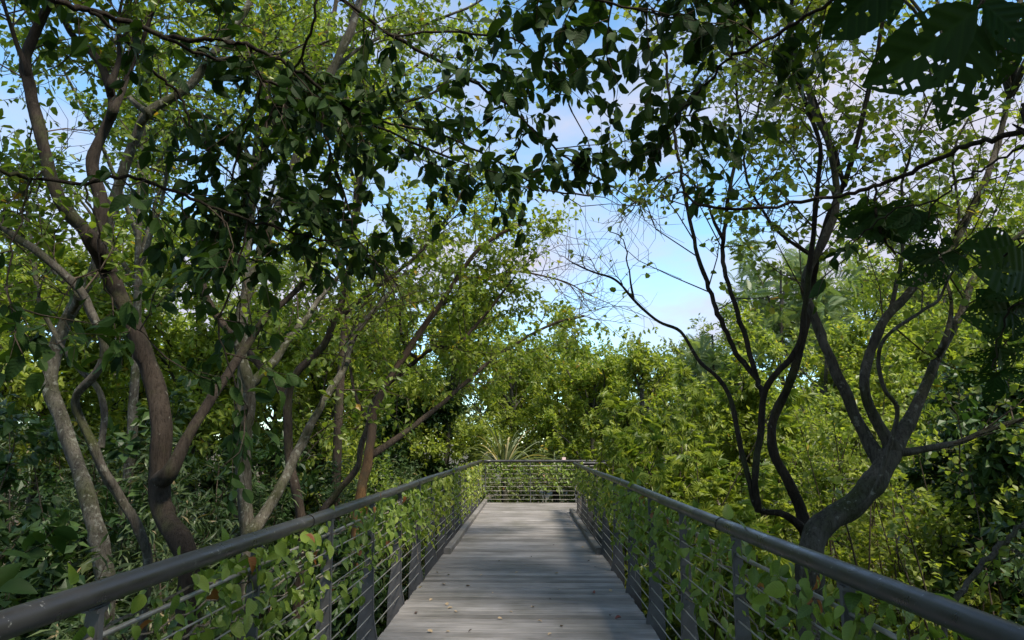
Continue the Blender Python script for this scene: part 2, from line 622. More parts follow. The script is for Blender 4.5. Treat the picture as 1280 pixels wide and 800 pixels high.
def leaf_variants(kind, mat):
    """shared meshes for single leaves, each with its own curl and tint"""
    key = (kind, mat.name)
    if key not in VARS:
        out = []
        for i in range(14):
            v, t, uv = leaf_tmpl(kind, 'hi', rng.uniform(.1, .55), rng.uniform(.05, .45), rng.uniform(-.4, .4), rng.uniform(.70, 1.04) if kind == 'heart' else rng.uniform(.85, 1.1))
            v[1:-1] += rng.normal(0, 0.007, (len(v) - 2, 3))
            n0 = len(v)
            v = np.vstack([v, [(-0.16, -0.006, 0.03), (-0.16, 0.006, 0.03), (0.03, 0.008, 0), (0.03, -0.008, 0)]])
            uv = np.vstack([uv, np.zeros((4, 2))])
            tint = i / 13.5 if i < 13 else 0.995
            me = MB().add(v, [[n0, n0 + 1, n0 + 2, n0 + 3]], t).mesh('leaf', mat, tint=tint, uv=uv)
            out.append(me)
        VARS[key] = out
    return VARS[key]


class Leaves:
    def __init__(self):
        self.p, self.d, self.n, self.s, self.c = [], [], [], [], []

    def add(self, p, d, n, s, c=None):
        p = np.asarray(p, float).reshape(-1, 3)
        if not len(p):
            return
        self.p.append(p)
        self.d.append(np.broadcast_to(d, p.shape))
        self.n.append(np.broadcast_to(n, p.shape))
        self.s.append(np.broadcast_to(s, (len(p),)))
        self.c.append(rng.random(len(p)) if c is None else np.broadcast_to(c, (len(p),)))

    def arrays(self):
        if not self.p:
            return None
        p, d, n, s, c = (np.concatenate(x) for x in (self.p, self.d, self.n, self.s, self.c))
        d = norm(d)
        n = norm(n - d * (n * d).sum(1, keepdims=True) + 1e-5)
        return p, d, np.cross(n, d), n, s, c

    def build(self, parent, tmpl, mat, singles=0, kind='oval', single_mat=None, name='crown', keep=None, min_px=8.0, acc=0.992):
        a = self.arrays()
        if a is None:
            return
        p, d, y, n, s, c = a
        if keep is not None:
            k = keep(p)
            p, d, y, n, s, c = (x[k] for x in (p, d, y, n, s, c))
        o = np.array(parent['_o']) if '_o' in parent.keys() else np.zeros(3)
        rest = np.ones(len(p), bool)
        if singles:
            px, py, z = project(p + d * s[:, None] * 0.5)
            size = np.where((px > -10) & (px < W + 10) & (py > -10) & (py < H + 10) & (z > 0.3), s / np.maximum(z, .3) * F, 0)
            idx = np.argsort(-size)[:singles]
            idx = idx[size[idx] > min_px]
            rest[idx] = False
            meshes = leaf_variants(kind, single_mat or mat)
            for i in idx:
                me = meshes[min(int(c[i] * 13.4), 12)] if c[i] < acc else meshes[13]
                ob = bpy.data.objects.new('leaf', me)
                q = p[i] - o
                ss = s[i]
                ob.matrix_basis = Matrix([[d[i][r] * ss, y[i][r] * ss, n[i][r] * ss, q[r]] for r in range(3)] + [[0, 0, 0, 1]])
                COL.link(ob)
                ob.parent = parent
        if rest.any():
            v0, t0, _ = T[tmpl]
            p, d, y, n, s, c = (x[rest] for x in (p, d, y, n, s, c))
            v = p[:, None] + s[:, None, None] * (v0[None, :, 0:1] * d[:, None] + v0[None, :, 1:2] * y[:, None] + v0[None, :, 2:3] * n[:, None])
            t = t0[None] + (np.arange(len(p)) * len(v0))[:, None, None]
            ob = MB().add(v.reshape(-1, 3), None, t.reshape(-1, 3)).obj(name, mat, parent, tint=np.repeat(c, len(v0)), smooth_=False)
            ob['kind'] = 'stuff'
            return ob


def spray(p, d, length, K=6, curl=0.25, up=0.05):
    """N wandering twigs from points p along d: (N, K, 3)"""
    p, d = np.asarray(p, float), norm(np.asarray(d, float))
    step = np.broadcast_to(length, (len(p),))[:, None] / (K - 1)
    out = [p]
    for k in range(K - 1):
        d = norm(d + rng.normal(0, curl, d.shape) + np.array([0, 0, up]))
        p = p + d * step
        out.append(p)
    return np.stack(out, 1)


def sample_on(pts, per, lo=0.2, hi=1.0):
    """`per` points on each of N polylines: positions, tangents"""
    N, K = pts.shape[:2]
    u = (lo + (hi - lo) * (np.arange(per)[None] + rng.random((N, per))) / per) * (K - 1)
    i = np.minimum(u.astype(int), K - 2)
    f = (u - i)[..., None]
    r = np.arange(N)[:, None]
    a, b = pts[r, i], pts[r, i + 1]
    return (a + (b - a) * f).reshape(-1, 3), norm(b - a).reshape(-1, 3)


def perp(t):
    v = rng.normal(0, 1, t.shape)
    v -= t * (v * t).sum(-1, keepdims=True)
    return norm(v)


def foliate(leaves, twigs, limbs, n1=8, len1=0.8, n2=5, len2=0.4, nl=7, leaf=0.09, lo=0.25, up=0.06, droop=0.25, spread=0.9, r1=0.009, flat=0.8, nl1=0, curl=0.22, fine=2):
    for pts in limbs:
        pts = np.asarray(pts, float)
        p, t = sample_on(pts[None], n1, lo, 1.0)
        p = np.vstack([p, pts[-1:]])
        t = np.vstack([t, norm(pts[-1:] - pts[-2:-1])])
        d = t * 0.8 + perp(t) * spread
        d[-1] = t[-1]
        L1 = spray(p, d, len1 * rng.uniform(.55, 1.25, len(p)), 7, curl, up)
        if fine:
            twigs.tubes(L1[:, ::2], np.linspace(r1, r1 * 0.4, 4)[None] * np.ones((len(L1), 1)), 3)
        p2, t2 = sample_on(L1, n2, 0.2, 1.0)
        L2 = spray(p2, t2 * 0.8 + perp(t2) * 0.9, len2 * rng.uniform(.5, 1.3, len(p2)), 5, curl, up * 0.6)
        if fine == 2:
            twigs.tubes(L2[:, ::2], np.linspace(r1 * 0.42, r1 * 0.2, 3)[None] * np.ones((len(L2), 1)), 3)
        for src, k in ((L2, nl), (L1, nl1)):
            if not k:
                continue
            q, tt = sample_on(src, k, 0.15, 1.0)
            dd = tt * 0.55 + perp(tt) * 0.9 + np.array([0, 0, -droop])
            nn = rng.normal(0, 0.45, q.shape) + np.array([0, 0, flat])
            leaves.add(q, dd, nn, leaf * rng.uniform(.6, 1.25, len(q)))


def limb_px(pts, y0, y1, w0, w1, start=None, jit=0.006):
    """a limb traced from the photograph: pixels, depth along the walk at both ends, widths in px"""
    n = len(pts)
    ys = np.linspace(y0, y1, n) + np.r_[0, np.cumsum(rng.normal(0, 0.05, n - 1))]
    q = [P(a, b, yy) for (a, b), yy in zip(pts, ys)]
    ws = (np.linspace(w0, w1, n) if np.isscalar(w0) else np.interp(np.linspace(0, 1, n), np.linspace(0, 1, len(w0)), w0)) * 0.74 / 2 / F * ys
    if start is not None:
        q = [np.array(start)] + q
        ws = np.r_[ws[0] * 1.15, ws]
    q = spline(q, 5, jit)
    r = np.interp(np.linspace(0, 1, len(q)), np.linspace(0, 1, len(ws)), ws)
    return q, r * (1 + 0.05 * np.sin(np.arange(len(q)) * 0.9 + rng.random() * 6) + rng.normal(0, 0.025, len(q)))


def to_ground(q, r, dx=0.0, dy=0.0, flare=1.5):
    """carry a traced trunk (listed from its foot up) down to the ground"""
    a = q[0]
    x, y = a[0] + dx, a[1] + dy
    g = float(ground_z(x, y)) - 0.15
    k = 7
    s = np.linspace(0, 1, k)[:-1]
    add = np.stack([x + (a[0] - x) * s ** 0.8 + 0.03 * np.sin(s * 7), y + (a[1] - y) * s ** 0.8, g + (a[2] - g) * s], 1)
    rr = r[0] * (1 + (flare - 1) * (1 - s) ** 2.5 + 0.12 * (1 - s))
    return np.vstack([add, q]), np.r_[rr, r]


def trunk_obj(root, name, q, r, mat, n=12):
    q, r = np.asarray(q), np.asarray(r)
    if r.max() > 0.025 and 0 < q[0][1] < 12.0 and abs(q[0][0]) < 8:                                 # knots, ridges and swellings on the thicker wood
        seg = np.r_[0, np.cumsum(np.linalg.norm(np.diff(q, axis=0), axis=1))]
        m = int(min(max(seg[-1] / 0.045, len(q)), 170))
        t = np.linspace(0, seg[-1], m)
        q = np.stack([np.interp(t, seg, q[:, j]) for j in range(3)], 1)
        r = np.interp(t, seg, r)
        n = 16
        for k in range(3):
            q[1:-1] = (q[:-2] + 2 * q[1:-1] + q[2:]) / 4
        mb = MB().tube(q, r, n)
        v = mb.v[0].reshape(m, n, 3)
        a = np.arange(n) * 2 * math.pi / n
        ph = rng.random(6) * 6
        amp = 0.05 * np.sin(2 * a[None] + t[:, None] * 3.1 + ph[0]) + 0.05 * np.sin(3 * a[None] - t[:, None] * 5.3 + ph[1]) + 0.03 * np.sin(5 * a[None] + t[:, None] * 11 + ph[2]) + rng.normal(0, 0.018, (m, n))
        for k in range(max(int(seg[-1] * 1.2), 1)):     # branch scars
            tk, ak = rng.random() * seg[-1], rng.random() * 6.28
            da = np.angle(np.exp(1j * (a - ak)))
            amp += 0.28 * np.exp(-((t[:, None] - tk) / 0.035) ** 2 - (da[None] / 0.45) ** 2)
        mb.v[0] = (q[:, None] + (v - q[:, None]) * (1 + amp)[..., None]).reshape(-1, 3)
        return mb.obj(name, mat, root)
    return MB().tube(q, r, n).obj(name, mat, root)


def joined(b, built):
    """root a branch in the wood it grows from, with a collar"""
    q, r = b
    best = min(((np.linalg.norm(p - q[0], axis=1).min(), k) for k, (p, _) in enumerate(built)))
    p, pr = built[best[1]]
    i = int(np.argmin(np.linalg.norm(p - q[0], axis=1)))
    if best[0] > 0.5:
        return q, r
    r = r.copy()
    r[:6] = np.minimum(r[:6] * np.array([1.55, 1.4, 1.28, 1.18, 1.1, 1.04]), pr[i] * 0.93)
    return np.vstack([p[i], q]), np.r_[r[0], r]


# ------------------------------------------------------------------ ground
def ground():
    ax = np.r_[-np.geomspace(900, 42, 14), np.linspace(-40, 40, 81), np.geomspace(42, 900, 14)]
    ay = np.r_[-np.geomspace(900, 32, 12), np.linspace(-30, 80, 111), np.geomspace(84, 1400, 16)]
    X, Y = np.meshgrid(ax, ay, indexing='ij')
    Z = ground_z(X, Y) + rng.normal(0, 0.03, X.shape)
    v = np.stack([X, Y, Z], -1).reshape(-1, 3)
    nx, ny = len(ax), len(ay)
    i = (np.arange(nx - 1)[:, None] * ny + np.arange(ny - 1)[None]).ravel()
    tag(MB().add(v, np.stack([i, i + ny, i + ny + 1, i + 1], 1)).obj('ground', M['ground']), kind='structure')


ground()

def undergrowth():
    n = 26000
    x = rng.uniform(-26, 24, n)
    y_ = 1.5 + 45 * rng.random(n) ** 1.3
    z = ground_z(x, y_)
    lv = Leaves()
    p = np.stack([x, y_, z + rng.random(n) ** 2 * 0.6], 1)
    lv.add(p, rng.normal(0, 1, (n, 3)) * (1, 1, .4) + (0, 0, .3), rng.normal(0, .5, (n, 3)) + (0, 0, .9), rng.uniform(.12, .34, n))
    root = thing('undergrowth', (0, 0, 0))
    o = lv.build(root, 'dia_thin', M['leaf_narrow'], name='undergrowth')
    o.parent = None
    tag(o, 'low green undergrowth covering the forest floor', 'undergrowth', kind='stuff')
    ROOTS.remove(root)
    bpy.data.objects.remove(root)
    o.name = 'undergrowth'


undergrowth()

# ------------------------------------------------------------------ boardwalk
XL, XR, YE, YT = -1.19, 1.03, 18.62, 16.3          # deck edges, far end, start of the turn to the right
RXL, RXR, RZ = -1.265, 1.075, 1.07
deck = thing('boardwalk', (0, 0, 0), 'weathered grey timber boardwalk with cross planks turning at its far end', 'boardwalk', kind='structure')
PW, PG = 0.136, 0.009


def plank_mesh(L):
    out = []
    for k in range(4):
        nx = 9
        xs = np.linspace(0, L, nx)
        e = rng.normal(0, 0.0012, (nx, 2))
        zt = rng.normal(0, 0.0012, nx)
        b = 0.005
        prof = [(-PW / 2, -0.032), (-PW / 2, -b), (-PW / 2 + b, 0), (PW / 2 - b, 0), (PW / 2, -b), (PW / 2, -0.032)]
        v = [(xs[i], a + e[i, 0 if a < 0 else 1], z + zt[i]) for i in range(nx) for a, z in prof]
        q = [[i * 6 + j, (i + 1) * 6 + j, (i + 1) * 6 + (j + 1) % 6, i * 6 + (j + 1) % 6] for i in range(nx - 1) for j in range(6)]
        t = [[0, j, j + 1] for j in range(1, 5)] + [[(nx - 1) * 6, (nx - 1) * 6 + j + 1, (nx - 1) * 6 + j] for j in range(1, 5)]
        q = [list(reversed(x)) for x in q]
        out.append(MB().add(v, q, t).mesh('plank', M['wood'], smooth_=False))
    return out


short, long_ = plank_mesh(XR - XL), plank_mesh(7.6 - XL)
y = -3.0
while y < YE - PW / 2:
    ms = long_ if y > YT else short
    o = bpy.data.objects.new('plank', ms[rng.integers(4)])
    o.location = (XL + rng.normal(0, 0.004), y, rng.normal(0, 0.0012))
    o.rotation_euler = (rng.normal(0, 0.004), 0, rng.normal(0, 0.0006))
    COL.link(o)
    o.parent = deck
    y += PW + PG
for x in (XL + 0.12, (XL + XR) / 2, XR - 0.12):
    MB().box((x, (YE - 3.1) / 2, -0.133), (0.09, YE + 2.9, 0.19)).obj('bearer', M['bearer'], deck, smooth_=False)
for yy in (YT + 0.2, YE - 0.2):
    MB().box((4.3, yy, -0.133), (6.4, 0.09, 0.19)).obj('bearer', M['bearer'], deck, smooth_=False)
for yy in (-1.5, 2.6, 6.7, 10.8, 14.9, 18.2):
    for x in (XL + 0.25, XR - 0.25):
        g = float(ground_z(x, yy)) - 0.3
        MB().tube([(x, yy, g), (x, yy, -0.41)], 0.07, 12).obj('pile', M['post'], deck)
    MB().box(((XL + XR) / 2, yy, -0.32), (XR - XL - 0.1, 0.12, 0.18)).obj('cross_beam', M['bearer'], deck, smooth_=False)
for yy in (YT + 0.25, YE - 0.25):
    for x in (3.6, 6.9):
        g = float(ground_z(x, yy)) - 0.3
        MB().tube([(x, yy, g), (x, yy, -0.23)], 0.07, 12).obj('pile', M['post'], deck)


def kerb(x0, y0, y1):
    mb = MB()
    n = 12
    b = 0.012
    w, h = 0.095, 0.085
    prof = [(-w / 2, 0.002), (w / 2, 0.002), (w / 2, h - b), (w / 2 - b, h), (-w / 2 + b, h), (-w / 2, h - b)]
    v = []
    for yy in np.linspace(y0, y1, n):
        j = rng.normal(0, 0.002, 2)
        v += [(x0 + a + j[0], yy, z + max(j[1], -0.001)) for a, z in prof]
    q = [[i * 6 + j, i * 6 + (j + 1) % 6, (i + 1) * 6 + (j + 1) % 6, (i + 1) * 6 + j] for i in range(n - 1) for j in range(6)]
    t = [[0, j + 1, j] for j in range(1, 5)] + [[(n - 1) * 6, (n - 1) * 6 + j, (n - 1) * 6 + j + 1] for j in range(1, 5)]
    mb.add(v, q, t).obj('kerb_timber', M['wood'], deck, origin=(0, 0, 0), smooth_=False)


kerb(XL + 0.06, 9.9, 14.2)
kerb(XL + 0.06, 14.215, YE - 0.02)
kerb(XR - 0.05, 9.95, 13.0)
kerb(XR - 0.05, 13.012, 16.0)


# ------------------------------------------------------------------ railings
def post_mesh():
    # flat plate across the walk: u = outwards, z = height; narrow at the top, wide and kinked at the deck
    pf = [(-0.045, -0.30), (-0.045, 0.005), (-0.012, 0.16), (0.004, 0.60), (0.010, 1.035), (0.050, 1.035), (0.068, 0.70), (0.092, 0.30), (0.115, 0.10), (0.115, -0.30)]
    n = len(pf)
    mb = MB()
    th = 0.006
    v = [(u, s * th, z) for s in (-1, 1) for u, z in pf]
    ins = [(0, 1, 8, 9), (1, 2, 7, 8), (2, 3, 6, 7), (3, 4, 5, 6)]
    q = [list(reversed(i)) for i in ins] + [[a + n for a in i] for i in ins]
    q += [[i, (i + 1) % n, (i + 1) % n + n, i + n] for i in range(n)]
    mb.add(v, q)
    # narrow flange down the inner edge
    for (u0, z0), (u1, z1) in ((pf[1], pf[2]), (pf[2], pf[3]), (pf[3], pf[4])):
        w = 0.011
        vv = [(u0 - .004, -w, z0), (u0 - .004, w, z0), (u0, w, z0), (u0, -w, z0), (u1 - .004, -w, z1), (u1 - .004, w, z1), (u1, w, z1), (u1, -w, z1)]
        mb.add(vv, [[0, 1, 5, 4], [2, 3, 7, 6], [0, 4, 7, 3], [1, 2, 6, 5]])
    return mb.mesh('post', M['post'], smooth_=False)


PM = post_mesh()
SADDLE = MB().box((0.03, 0, 1.04), (0.03, 0.10, 0.016)).box((0.03, 0, 1.028), (0.05, 0.05, 0.012)).mesh('saddle', M['post'], smooth_=False)
CAB = [0.075, 0.185, 0.295, 0.405, 0.515, 0.625, 0.735, 0.845]


def railing(label, pts, side_sign, post_at, bands, along='y'):
    """pts: the handrail's centre line; posts at the given stations"""
    root = thing('railing', tuple(np.array(pts[0]) * (1, 1, 0)), label, 'railing', 'cable railings of the boardwalk')
    pts = np.array(pts, float)
    d = norm(pts[-1:] - pts[:1])[0]
    out = np.array([side_sign, 0, 0]) if along == 'y' else np.array([0, side_sign, 0])
    sp = np.linspace(0, 1, 40)[:, None] * (pts[-1] - pts[0]) + pts[0]
    wob = np.stack([0.004 * np.sin(sp[:, 1] * 1.1), 0 * sp[:, 0], 0.005 * np.sin(sp[:, 1] * 0.8 + 1)], 1)
    hr = MB().tube(sp + wob, 0.036, 20).obj('handrail', M['rail'], root)
    for s in post_at:
        o = bpy.data.objects.new('post', PM)
        base = pts[0] + d * s - out * 0.03
        base[2] = 0
        o.matrix_basis = Matrix([[out[0], d[0], 0, 0], [out[1], d[1], 0, 0], [0, 0, 1, 0], [0, 0, 0, 1]])
        o.location = Vector(base - np.array(root['_o']))
        COL.link(o)
        o.parent = root
        sa = bpy.data.objects.new('saddle', SADDLE)
        COL.link(sa)
        sa.parent = o
    for k, z in enumerate(CAB):
        a, b = pts[0].copy(), pts[-1].copy()
        a[2] = b[2] = z
        a -= out * (0.025 - 0.01 * (z > .5))
        b -= out * (0.025 - 0.01 * (z > .5))
        MB().tube(np.linspace(0, 1, 12)[:, None] * (b - a) + a, 0.0045, 6).obj('cable', M['cable'], root)
    a, b = pts[0].copy(), pts[-1].copy()
    a[2] = b[2] = 0.945
    MB().tube(np.linspace(0, 1, 12)[:, None] * (b - a) + a, 0.0085, 8).obj('rod', M['cable'], root)
    for s, w in bands:
        c = pts[0] + d * s
        k = min(range(40), key=lambda i: np.linalg.norm(sp[i] - c))
        c = c + wob[k] * 0.9
        MB().tube([c - d * w / 2, c + d * w / 2], 0.0385, 20).obj('joint_band', M['band'], hr, origin=tuple(root['_o']))
    return root


Y0 = -2.6
railing('long cable railing beside the crooked dark trunks', [(RXL, Y0, RZ), (RXL, YE + 0.08, RZ)], -1, [2.08 - Y0 + 1.2 * k for k in range(-3, 14)], [(4.05 - Y0, 0.008), (7.9 - Y0, 0.008), (12.0 - Y0, .008)])
railing('long cable railing in front of the thick forked trunk, black band on its pipe', [(RXR, Y0, RZ), (RXR, 16.1, RZ)], 1, [2.45 - Y0 + 1.25 * k for k in range(-3, 11)], [(3.95 - Y0, 0.016), (8.1 - Y0, 0.008)])
railing('cable railing across the far end of the boardwalk', [(RXL + 0.075, YE + 0.08, RZ), (7.5, YE + 0.08, RZ)], 1, [0.05 + 1.2 * k for k in range(0, 8)], [(4.2, .008)], along='x')
railing('short cable railing turning off around the far corner', [(RXR + 0.075, 16.1, RZ), (7.5, 16.1, RZ)], -1, [0.25 + 1.25 * k for k in range(0, 6)], [(3.2, .008)], along='x')


# ------------------------------------------------------------------ vines on the railings
def vine(label, a, b, out, top_n, low_fn, leaf, singles, seed_amp, tmpl='heart_mid', mat='leaf_vine', smat='leaf_vine', tone=None, kind='heart', nstem=5):
    a, b = np.array(a, float), np.array(b, float)
    d = norm((b - a)[None])[0]
    L = np.linalg.norm(b - a)
    out = np.array(out, float)
    root = thing('climbing_vine', tuple(a * (1, 1, 0)), label, 'vine', 'vines climbing the railings')
    for k in range(nstem):
        n = max(int(L * 5), 8)
        s = np.linspace(0, 1, n)
        h = 0.93 - 0.5 * rng.random() * (k > 0) + 0.07 * np.cumsum(rng.normal(0, 0.35, n)) / 2
        h = np.clip(h, 0.2, 1.0)
        pts = a + d * (s * L)[:, None] + out * (0.02 * np.sin(s * L * 9 + k * 2) + 0.012)[:, None]
        pts[:, 2] = h
        MB().tube(spline(pts, 3, 0.006), 0.0055 if k < 2 else 0.0038, 5).obj('stem', M['twig_pale'], root)
    for k in range(int(L * 2.2)):
        s0 = rng.random() * L
        z0, z1 = rng.uniform(.75, 1.0), rng.uniform(.1, .6)
        zz = np.linspace(z0, z1, 9)
        pts = a + d * (s0 + np.cumsum(rng.normal(0, .025, 9)))[:, None] + out * (0.015 + np.cumsum(rng.normal(0, .008, 9)))[:, None]
        pts[:, 2] = zz
        MB().tube(pts, 0.0028, 4).obj('stem', M['twig_pale'], root)
    lv = Leaves()
    N = int(L * top_n)
    s = rng.random(N) * L
    # clumps along the rail
    ph = rng.random() * 6
    amp = 0.5 + 0.5 * np.sin(s * 2.3 + ph) * np.sin(s * 0.9 + ph * 2)
    low = low_fn(s + np.linalg.norm(a[:2]) * 0 + 0) if callable(low_fn) else np.full(N, low_fn)
    low = np.clip(low + seed_amp * (amp - 0.5), 0.02, 0.9)
    h = low + (1.04 - low) * rng.random(N) ** 0.62
    gap = rng.random(N) < 0.28 + 0.72 * np.clip(amp * 1.3, 0, 1) ** 0.8
    w = rng.normal(0, 0.055, N) + 0.02
    p = a + d * s[:, None] + out * w[:, None]
    p[:, 2] = h
    inner = np.where(w < 0.02, -1.0, 1.0)
    dd = np.stack([rng.normal(0, .45, N), rng.normal(0, .45, N), -0.75 + rng.normal(0, .35, N)], 1) + out * inner[:, None] * 0.35
    nn = out * (inner * 0.9)[:, None] + rng.normal(0, .5, (N, 3)) + np.array([0, -0.25, 0.55])
    sz = leaf * rng.uniform(.45, 1.2, N)
    c = rng.random(N)
    # a few shoots rising above the pipe
    k = max(int(L * 1.6), 2)
    sp_ = rng.random(k) * L
    q = a + d * sp_[:, None] + out * rng.normal(0.02, .05, k)[:, None]
    q[:, 2] = 1.04 + rng.random(k) * 0.06
    lv.add(p[gap], dd[gap], nn[gap], sz[gap], c[gap])
    lv.add(q, rng.normal(0, .5, (k, 3)) + np.array([0, 0, 0.7]), rng.normal(0, .6, (k, 3)) - np.array([0, 0.7, 0]), leaf * rng.uniform(.8, 1.2, k))
    lv.build(root, tmpl, M[mat], singles, kind, M[smat], name='foliage', min_px=7, acc=0.965)
    return root


OL_, OR_ = (-1, 0, 0), (1, 0, 0)
vine('large-leaved vine hanging over the cables below the crooked dark trunks', (RXL, 1.5, 0), (RXL, 4.3, 0), OL_, 380, 0.08, 0.076, 230, 0.25)
vine('vine drooping from the pipe where the grey post plates stand bare', (RXL, 4.3, 0), (RXL, 8.2, 0), OL_, 310, 0.38, 0.074, 260, 0.35)
vine('dense yellow-green vine beside the kerb timber and leaning orange trunk', (RXL, 8.2, 0), (RXL, 12.6, 0), OL_, 380, 0.2, 0.075, 280, 0.4, mat='leaf_vine_sun', smat='leaf_vine_sun')
vine('sunlit yellow vine covering the railing up to the far corner', (RXL, 12.6, 0), (RXL, YE, 0), OL_, 400, 0.08, 0.075, 240, 0.3, mat='leaf_vine_sun', smat='leaf_vine_sun', tmpl='heart_lo')
vine('broad-leaved vine on the railing before the thick forked trunk', (RXR, 1.6, 0), (RXR, 4.1, 0), OR_, 370, 0.08, 0.08, 220, 0.25)
vine('vine with a few red leaves hanging from the pipe beyond the black band', (RXR, 4.1, 0), (RXR, 8.0, 0), OR_, 300, 0.30, 0.08, 260, 0.35)
vine('leafy vine at the kerb opposite the yellow vine', (RXR, 8.0, 0), (RXR, 12.2, 0), OR_, 300, 0.38, 0.078, 220, 0.3, mat='leaf_vine_sun', smat='leaf_vine_sun')
vine('vine bunched at the top of the pale sunlit posts near the turn', (RXR, 12.2, 0), (RXR, 16.1, 0), OR_, 220, 0.5, 0.085, 160, 0.2, mat='leaf_vine_sun', smat='leaf_vine_sun', tmpl='heart_lo')
vine('vine hanging like a curtain on the railing across the far end', (RXL, YE + .08, 0), (1.4, YE + .08, 0), (0, 1, 0), 420, 0.22, 0.085, 260, 0.4, mat='leaf_vine', smat='leaf_vine', tmpl='heart_lo')
vine('vine on the far railing past the turn of the boardwalk', (1.4, YE + .08, 0), (6.5, YE + .08, 0), (0, 1, 0), 200, 0.3, 0.085, 0, 0.4, mat='leaf_vine', tmpl='heart_lo')


# ------------------------------------------------------------------ trees
def holes(*ell):
    """open sky between crowns: leaves are thinned where a gap shows"""
    def f(p):
        px, py, z = project(p)
        k = np.ones(len(p), bool)
        for cx, cy, rx, ry, keep in ell:
            ins = ((px - cx) / rx) ** 2 + ((py - cy) / ry) ** 2 < 1
            k &= ~(ins & (rng.random(len(p)) > keep) & (z > 0))
        return k
    return f


GAP = holes((785, 335, 92, 78, 0.02), (700, 335, 35, 45, 0.15), (765, 200, 30, 55, 0.25), (100, 180, 32, 40, 0.3), (75, 110, 25, 40, 0.35), (1130, 190, 60, 45, 0.35))
NEAR_GAP = holes((800, 330, 120, 100, 0.0), (100, 160, 60, 70, 0.15), (1000, 250, 60, 60, 0.2), (620, 420, 260, 110, 0.0), (60, 330, 60, 60, 0.5))


def traced_tree(name, label, limbs, trunk_mat, base_dx=0.0, base_dy=0.0, leafing=None, leafmat='leaf_canopy', tmpl='oval_mid', singles=0, kind='oval', extra=None, keep=GAP, limb_mat=None, foot=None, group=None):
    """limbs[0] is the trunk from its foot up; the others are branches"""
    q, r = limbs[0]
    q, r = to_ground(q, r, base_dx, base_dy)
    root = thing(name, tuple(q[0]), label, 'tree', group)
    trunk_obj(root, 'trunk', q, r, trunk_mat)
    built = [(q, r)]
    for b in limbs[1:]:
        b = joined(b, built)
        built.append(b)
        trunk_obj(root, 'branch', b[0], b[1], limb_mat or trunk_mat, 9)
    lv, tw = Leaves(), MB()
    for which, kw in leafing or []:
        foliate(lv, tw, [limbs[i][0] for i in which], **kw)
    for lb, kw in extra or []:
        for l_ in lb:
            trunk_obj(root, 'branch', l_[0], l_[1], limb_mat or trunk_mat, 6)
        foliate(lv, tw, [l_[0] for l_ in lb], **kw)
    if tw.n:
        tw.obj('twigs', M['twig'], root)['kind'] = 'stuff'
    lv.build(root, tmpl, M[leafmat], singles, kind, keep=keep)
    return root


def rand_limbs(a, targets, r0, r1, k=6, sag=0.15):
    out = []
    for t in targets:
        t = np.asarray(t, float)
        m = (a + t) / 2 + rng.normal(0, 0.12, 3) * np.linalg.norm(t - a) * 0.6 + np.array([0, 0, sag])
        q = spline([a, m, t], k, 0.01)
        out.append((q, np.linspace(r0, r1, len(q))))
    return out


CANOPY = dict(n1=12, len1=1.15, n2=7, len2=0.55, nl=7, leaf=0.095, lo=0.2, up=0.07, nl1=6)

# crooked dark tree beside the walk
A = limb_px([(238, 702), (222, 672), (203, 640), (198, 590), (202, 540), (196, 490), (184, 452), (163, 400), (140, 348), (122, 308), (121, 285), (127, 252), (114, 205), (124, 175), (140, 140), (136, 108), (120, 70), (100, 55), (84, 32), (68, 0), (60, -50)], 5.0, 5.9, (38, 32, 31, 27, 22, 16, 12, 9), 0)
A1 = limb_px([(122, 310), (104, 285), (78, 258), (66, 225), (52, 172), (40, 125), (32, 82), (40, 48), (60, 5), (72, -40), (70, -110)], 5.2, 5.4, 25, 14)
A2 = limb_px([(136, 108), (150, 70), (148, 30), (160, -40)], 5.55, 5.8, 9, 5)
A3 = limb_px([(140, 142), (150, 120), (163, 85), (173, 62), (190, 20), (215, -40)], 5.5, 5.9, 12, 6)
A4 = limb_px([(210, 596), (234, 548), (262, 502), (286, 466), (302, 440), (330, 400), (362, 372), (392, 342)], 5.05, 6.0, 20, 8)
A5 = limb_px([(36, 95), (20, 50), (8, 15), (-5, -30)], 5.35, 5.2, 9, 6)
traced_tree('forest_tree', 'crooked dark brown tree forking twice, right behind the railing', [A, A1, A2, A3, A4, A5], M['bark_dark'], 0.15, 0.1,
            [((0,), dict(CANOPY, n1=13, lo=0.72)), ((1, 2, 3, 5), dict(CANOPY, n1=11, lo=0.4)), ((4,), dict(CANOPY, n1=5, lo=0.55, len1=0.6))], singles=220)

# pale leaning tree behind it
B = limb_px([(134, 735), (122, 668), (108, 615), (90, 566), (74, 516), (62, 482), (68, 440), (82, 402), (100, 372), (116, 342), (128, 305), (146, 240), (166, 180), (187, 140), (234, 110), (262, 74), (288, 41), (312, 4), (330, -50)], 6.0, 7.6, 27, 12)
B1 = limb_px([(187, 142), (160, 120), (140, 80), (150, 30), (170, -30)], 6.9, 7.4, 9, 5)
B2 = limb_px([(262, 75), (320, 70), (380, 60), (450, 40)], 7.2, 7.8, 8, 4)
B3 = limb_px([(100, 372), (60, 330), (30, 300), (5, 260), (-20, 200)], 6.4, 6.2, 9, 5)
traced_tree('forest_tree', 'pale grey leaning tree with lichen, its limb passing behind the crooked dark trunk', [B, B1, B2, B3], M['bark_pale'], 0.2, 0.2,
            [((0,), dict(CANOPY, n1=16, lo=0.62)), ((1, 2, 3), CANOPY)], singles=120, tmpl='oval_lo')

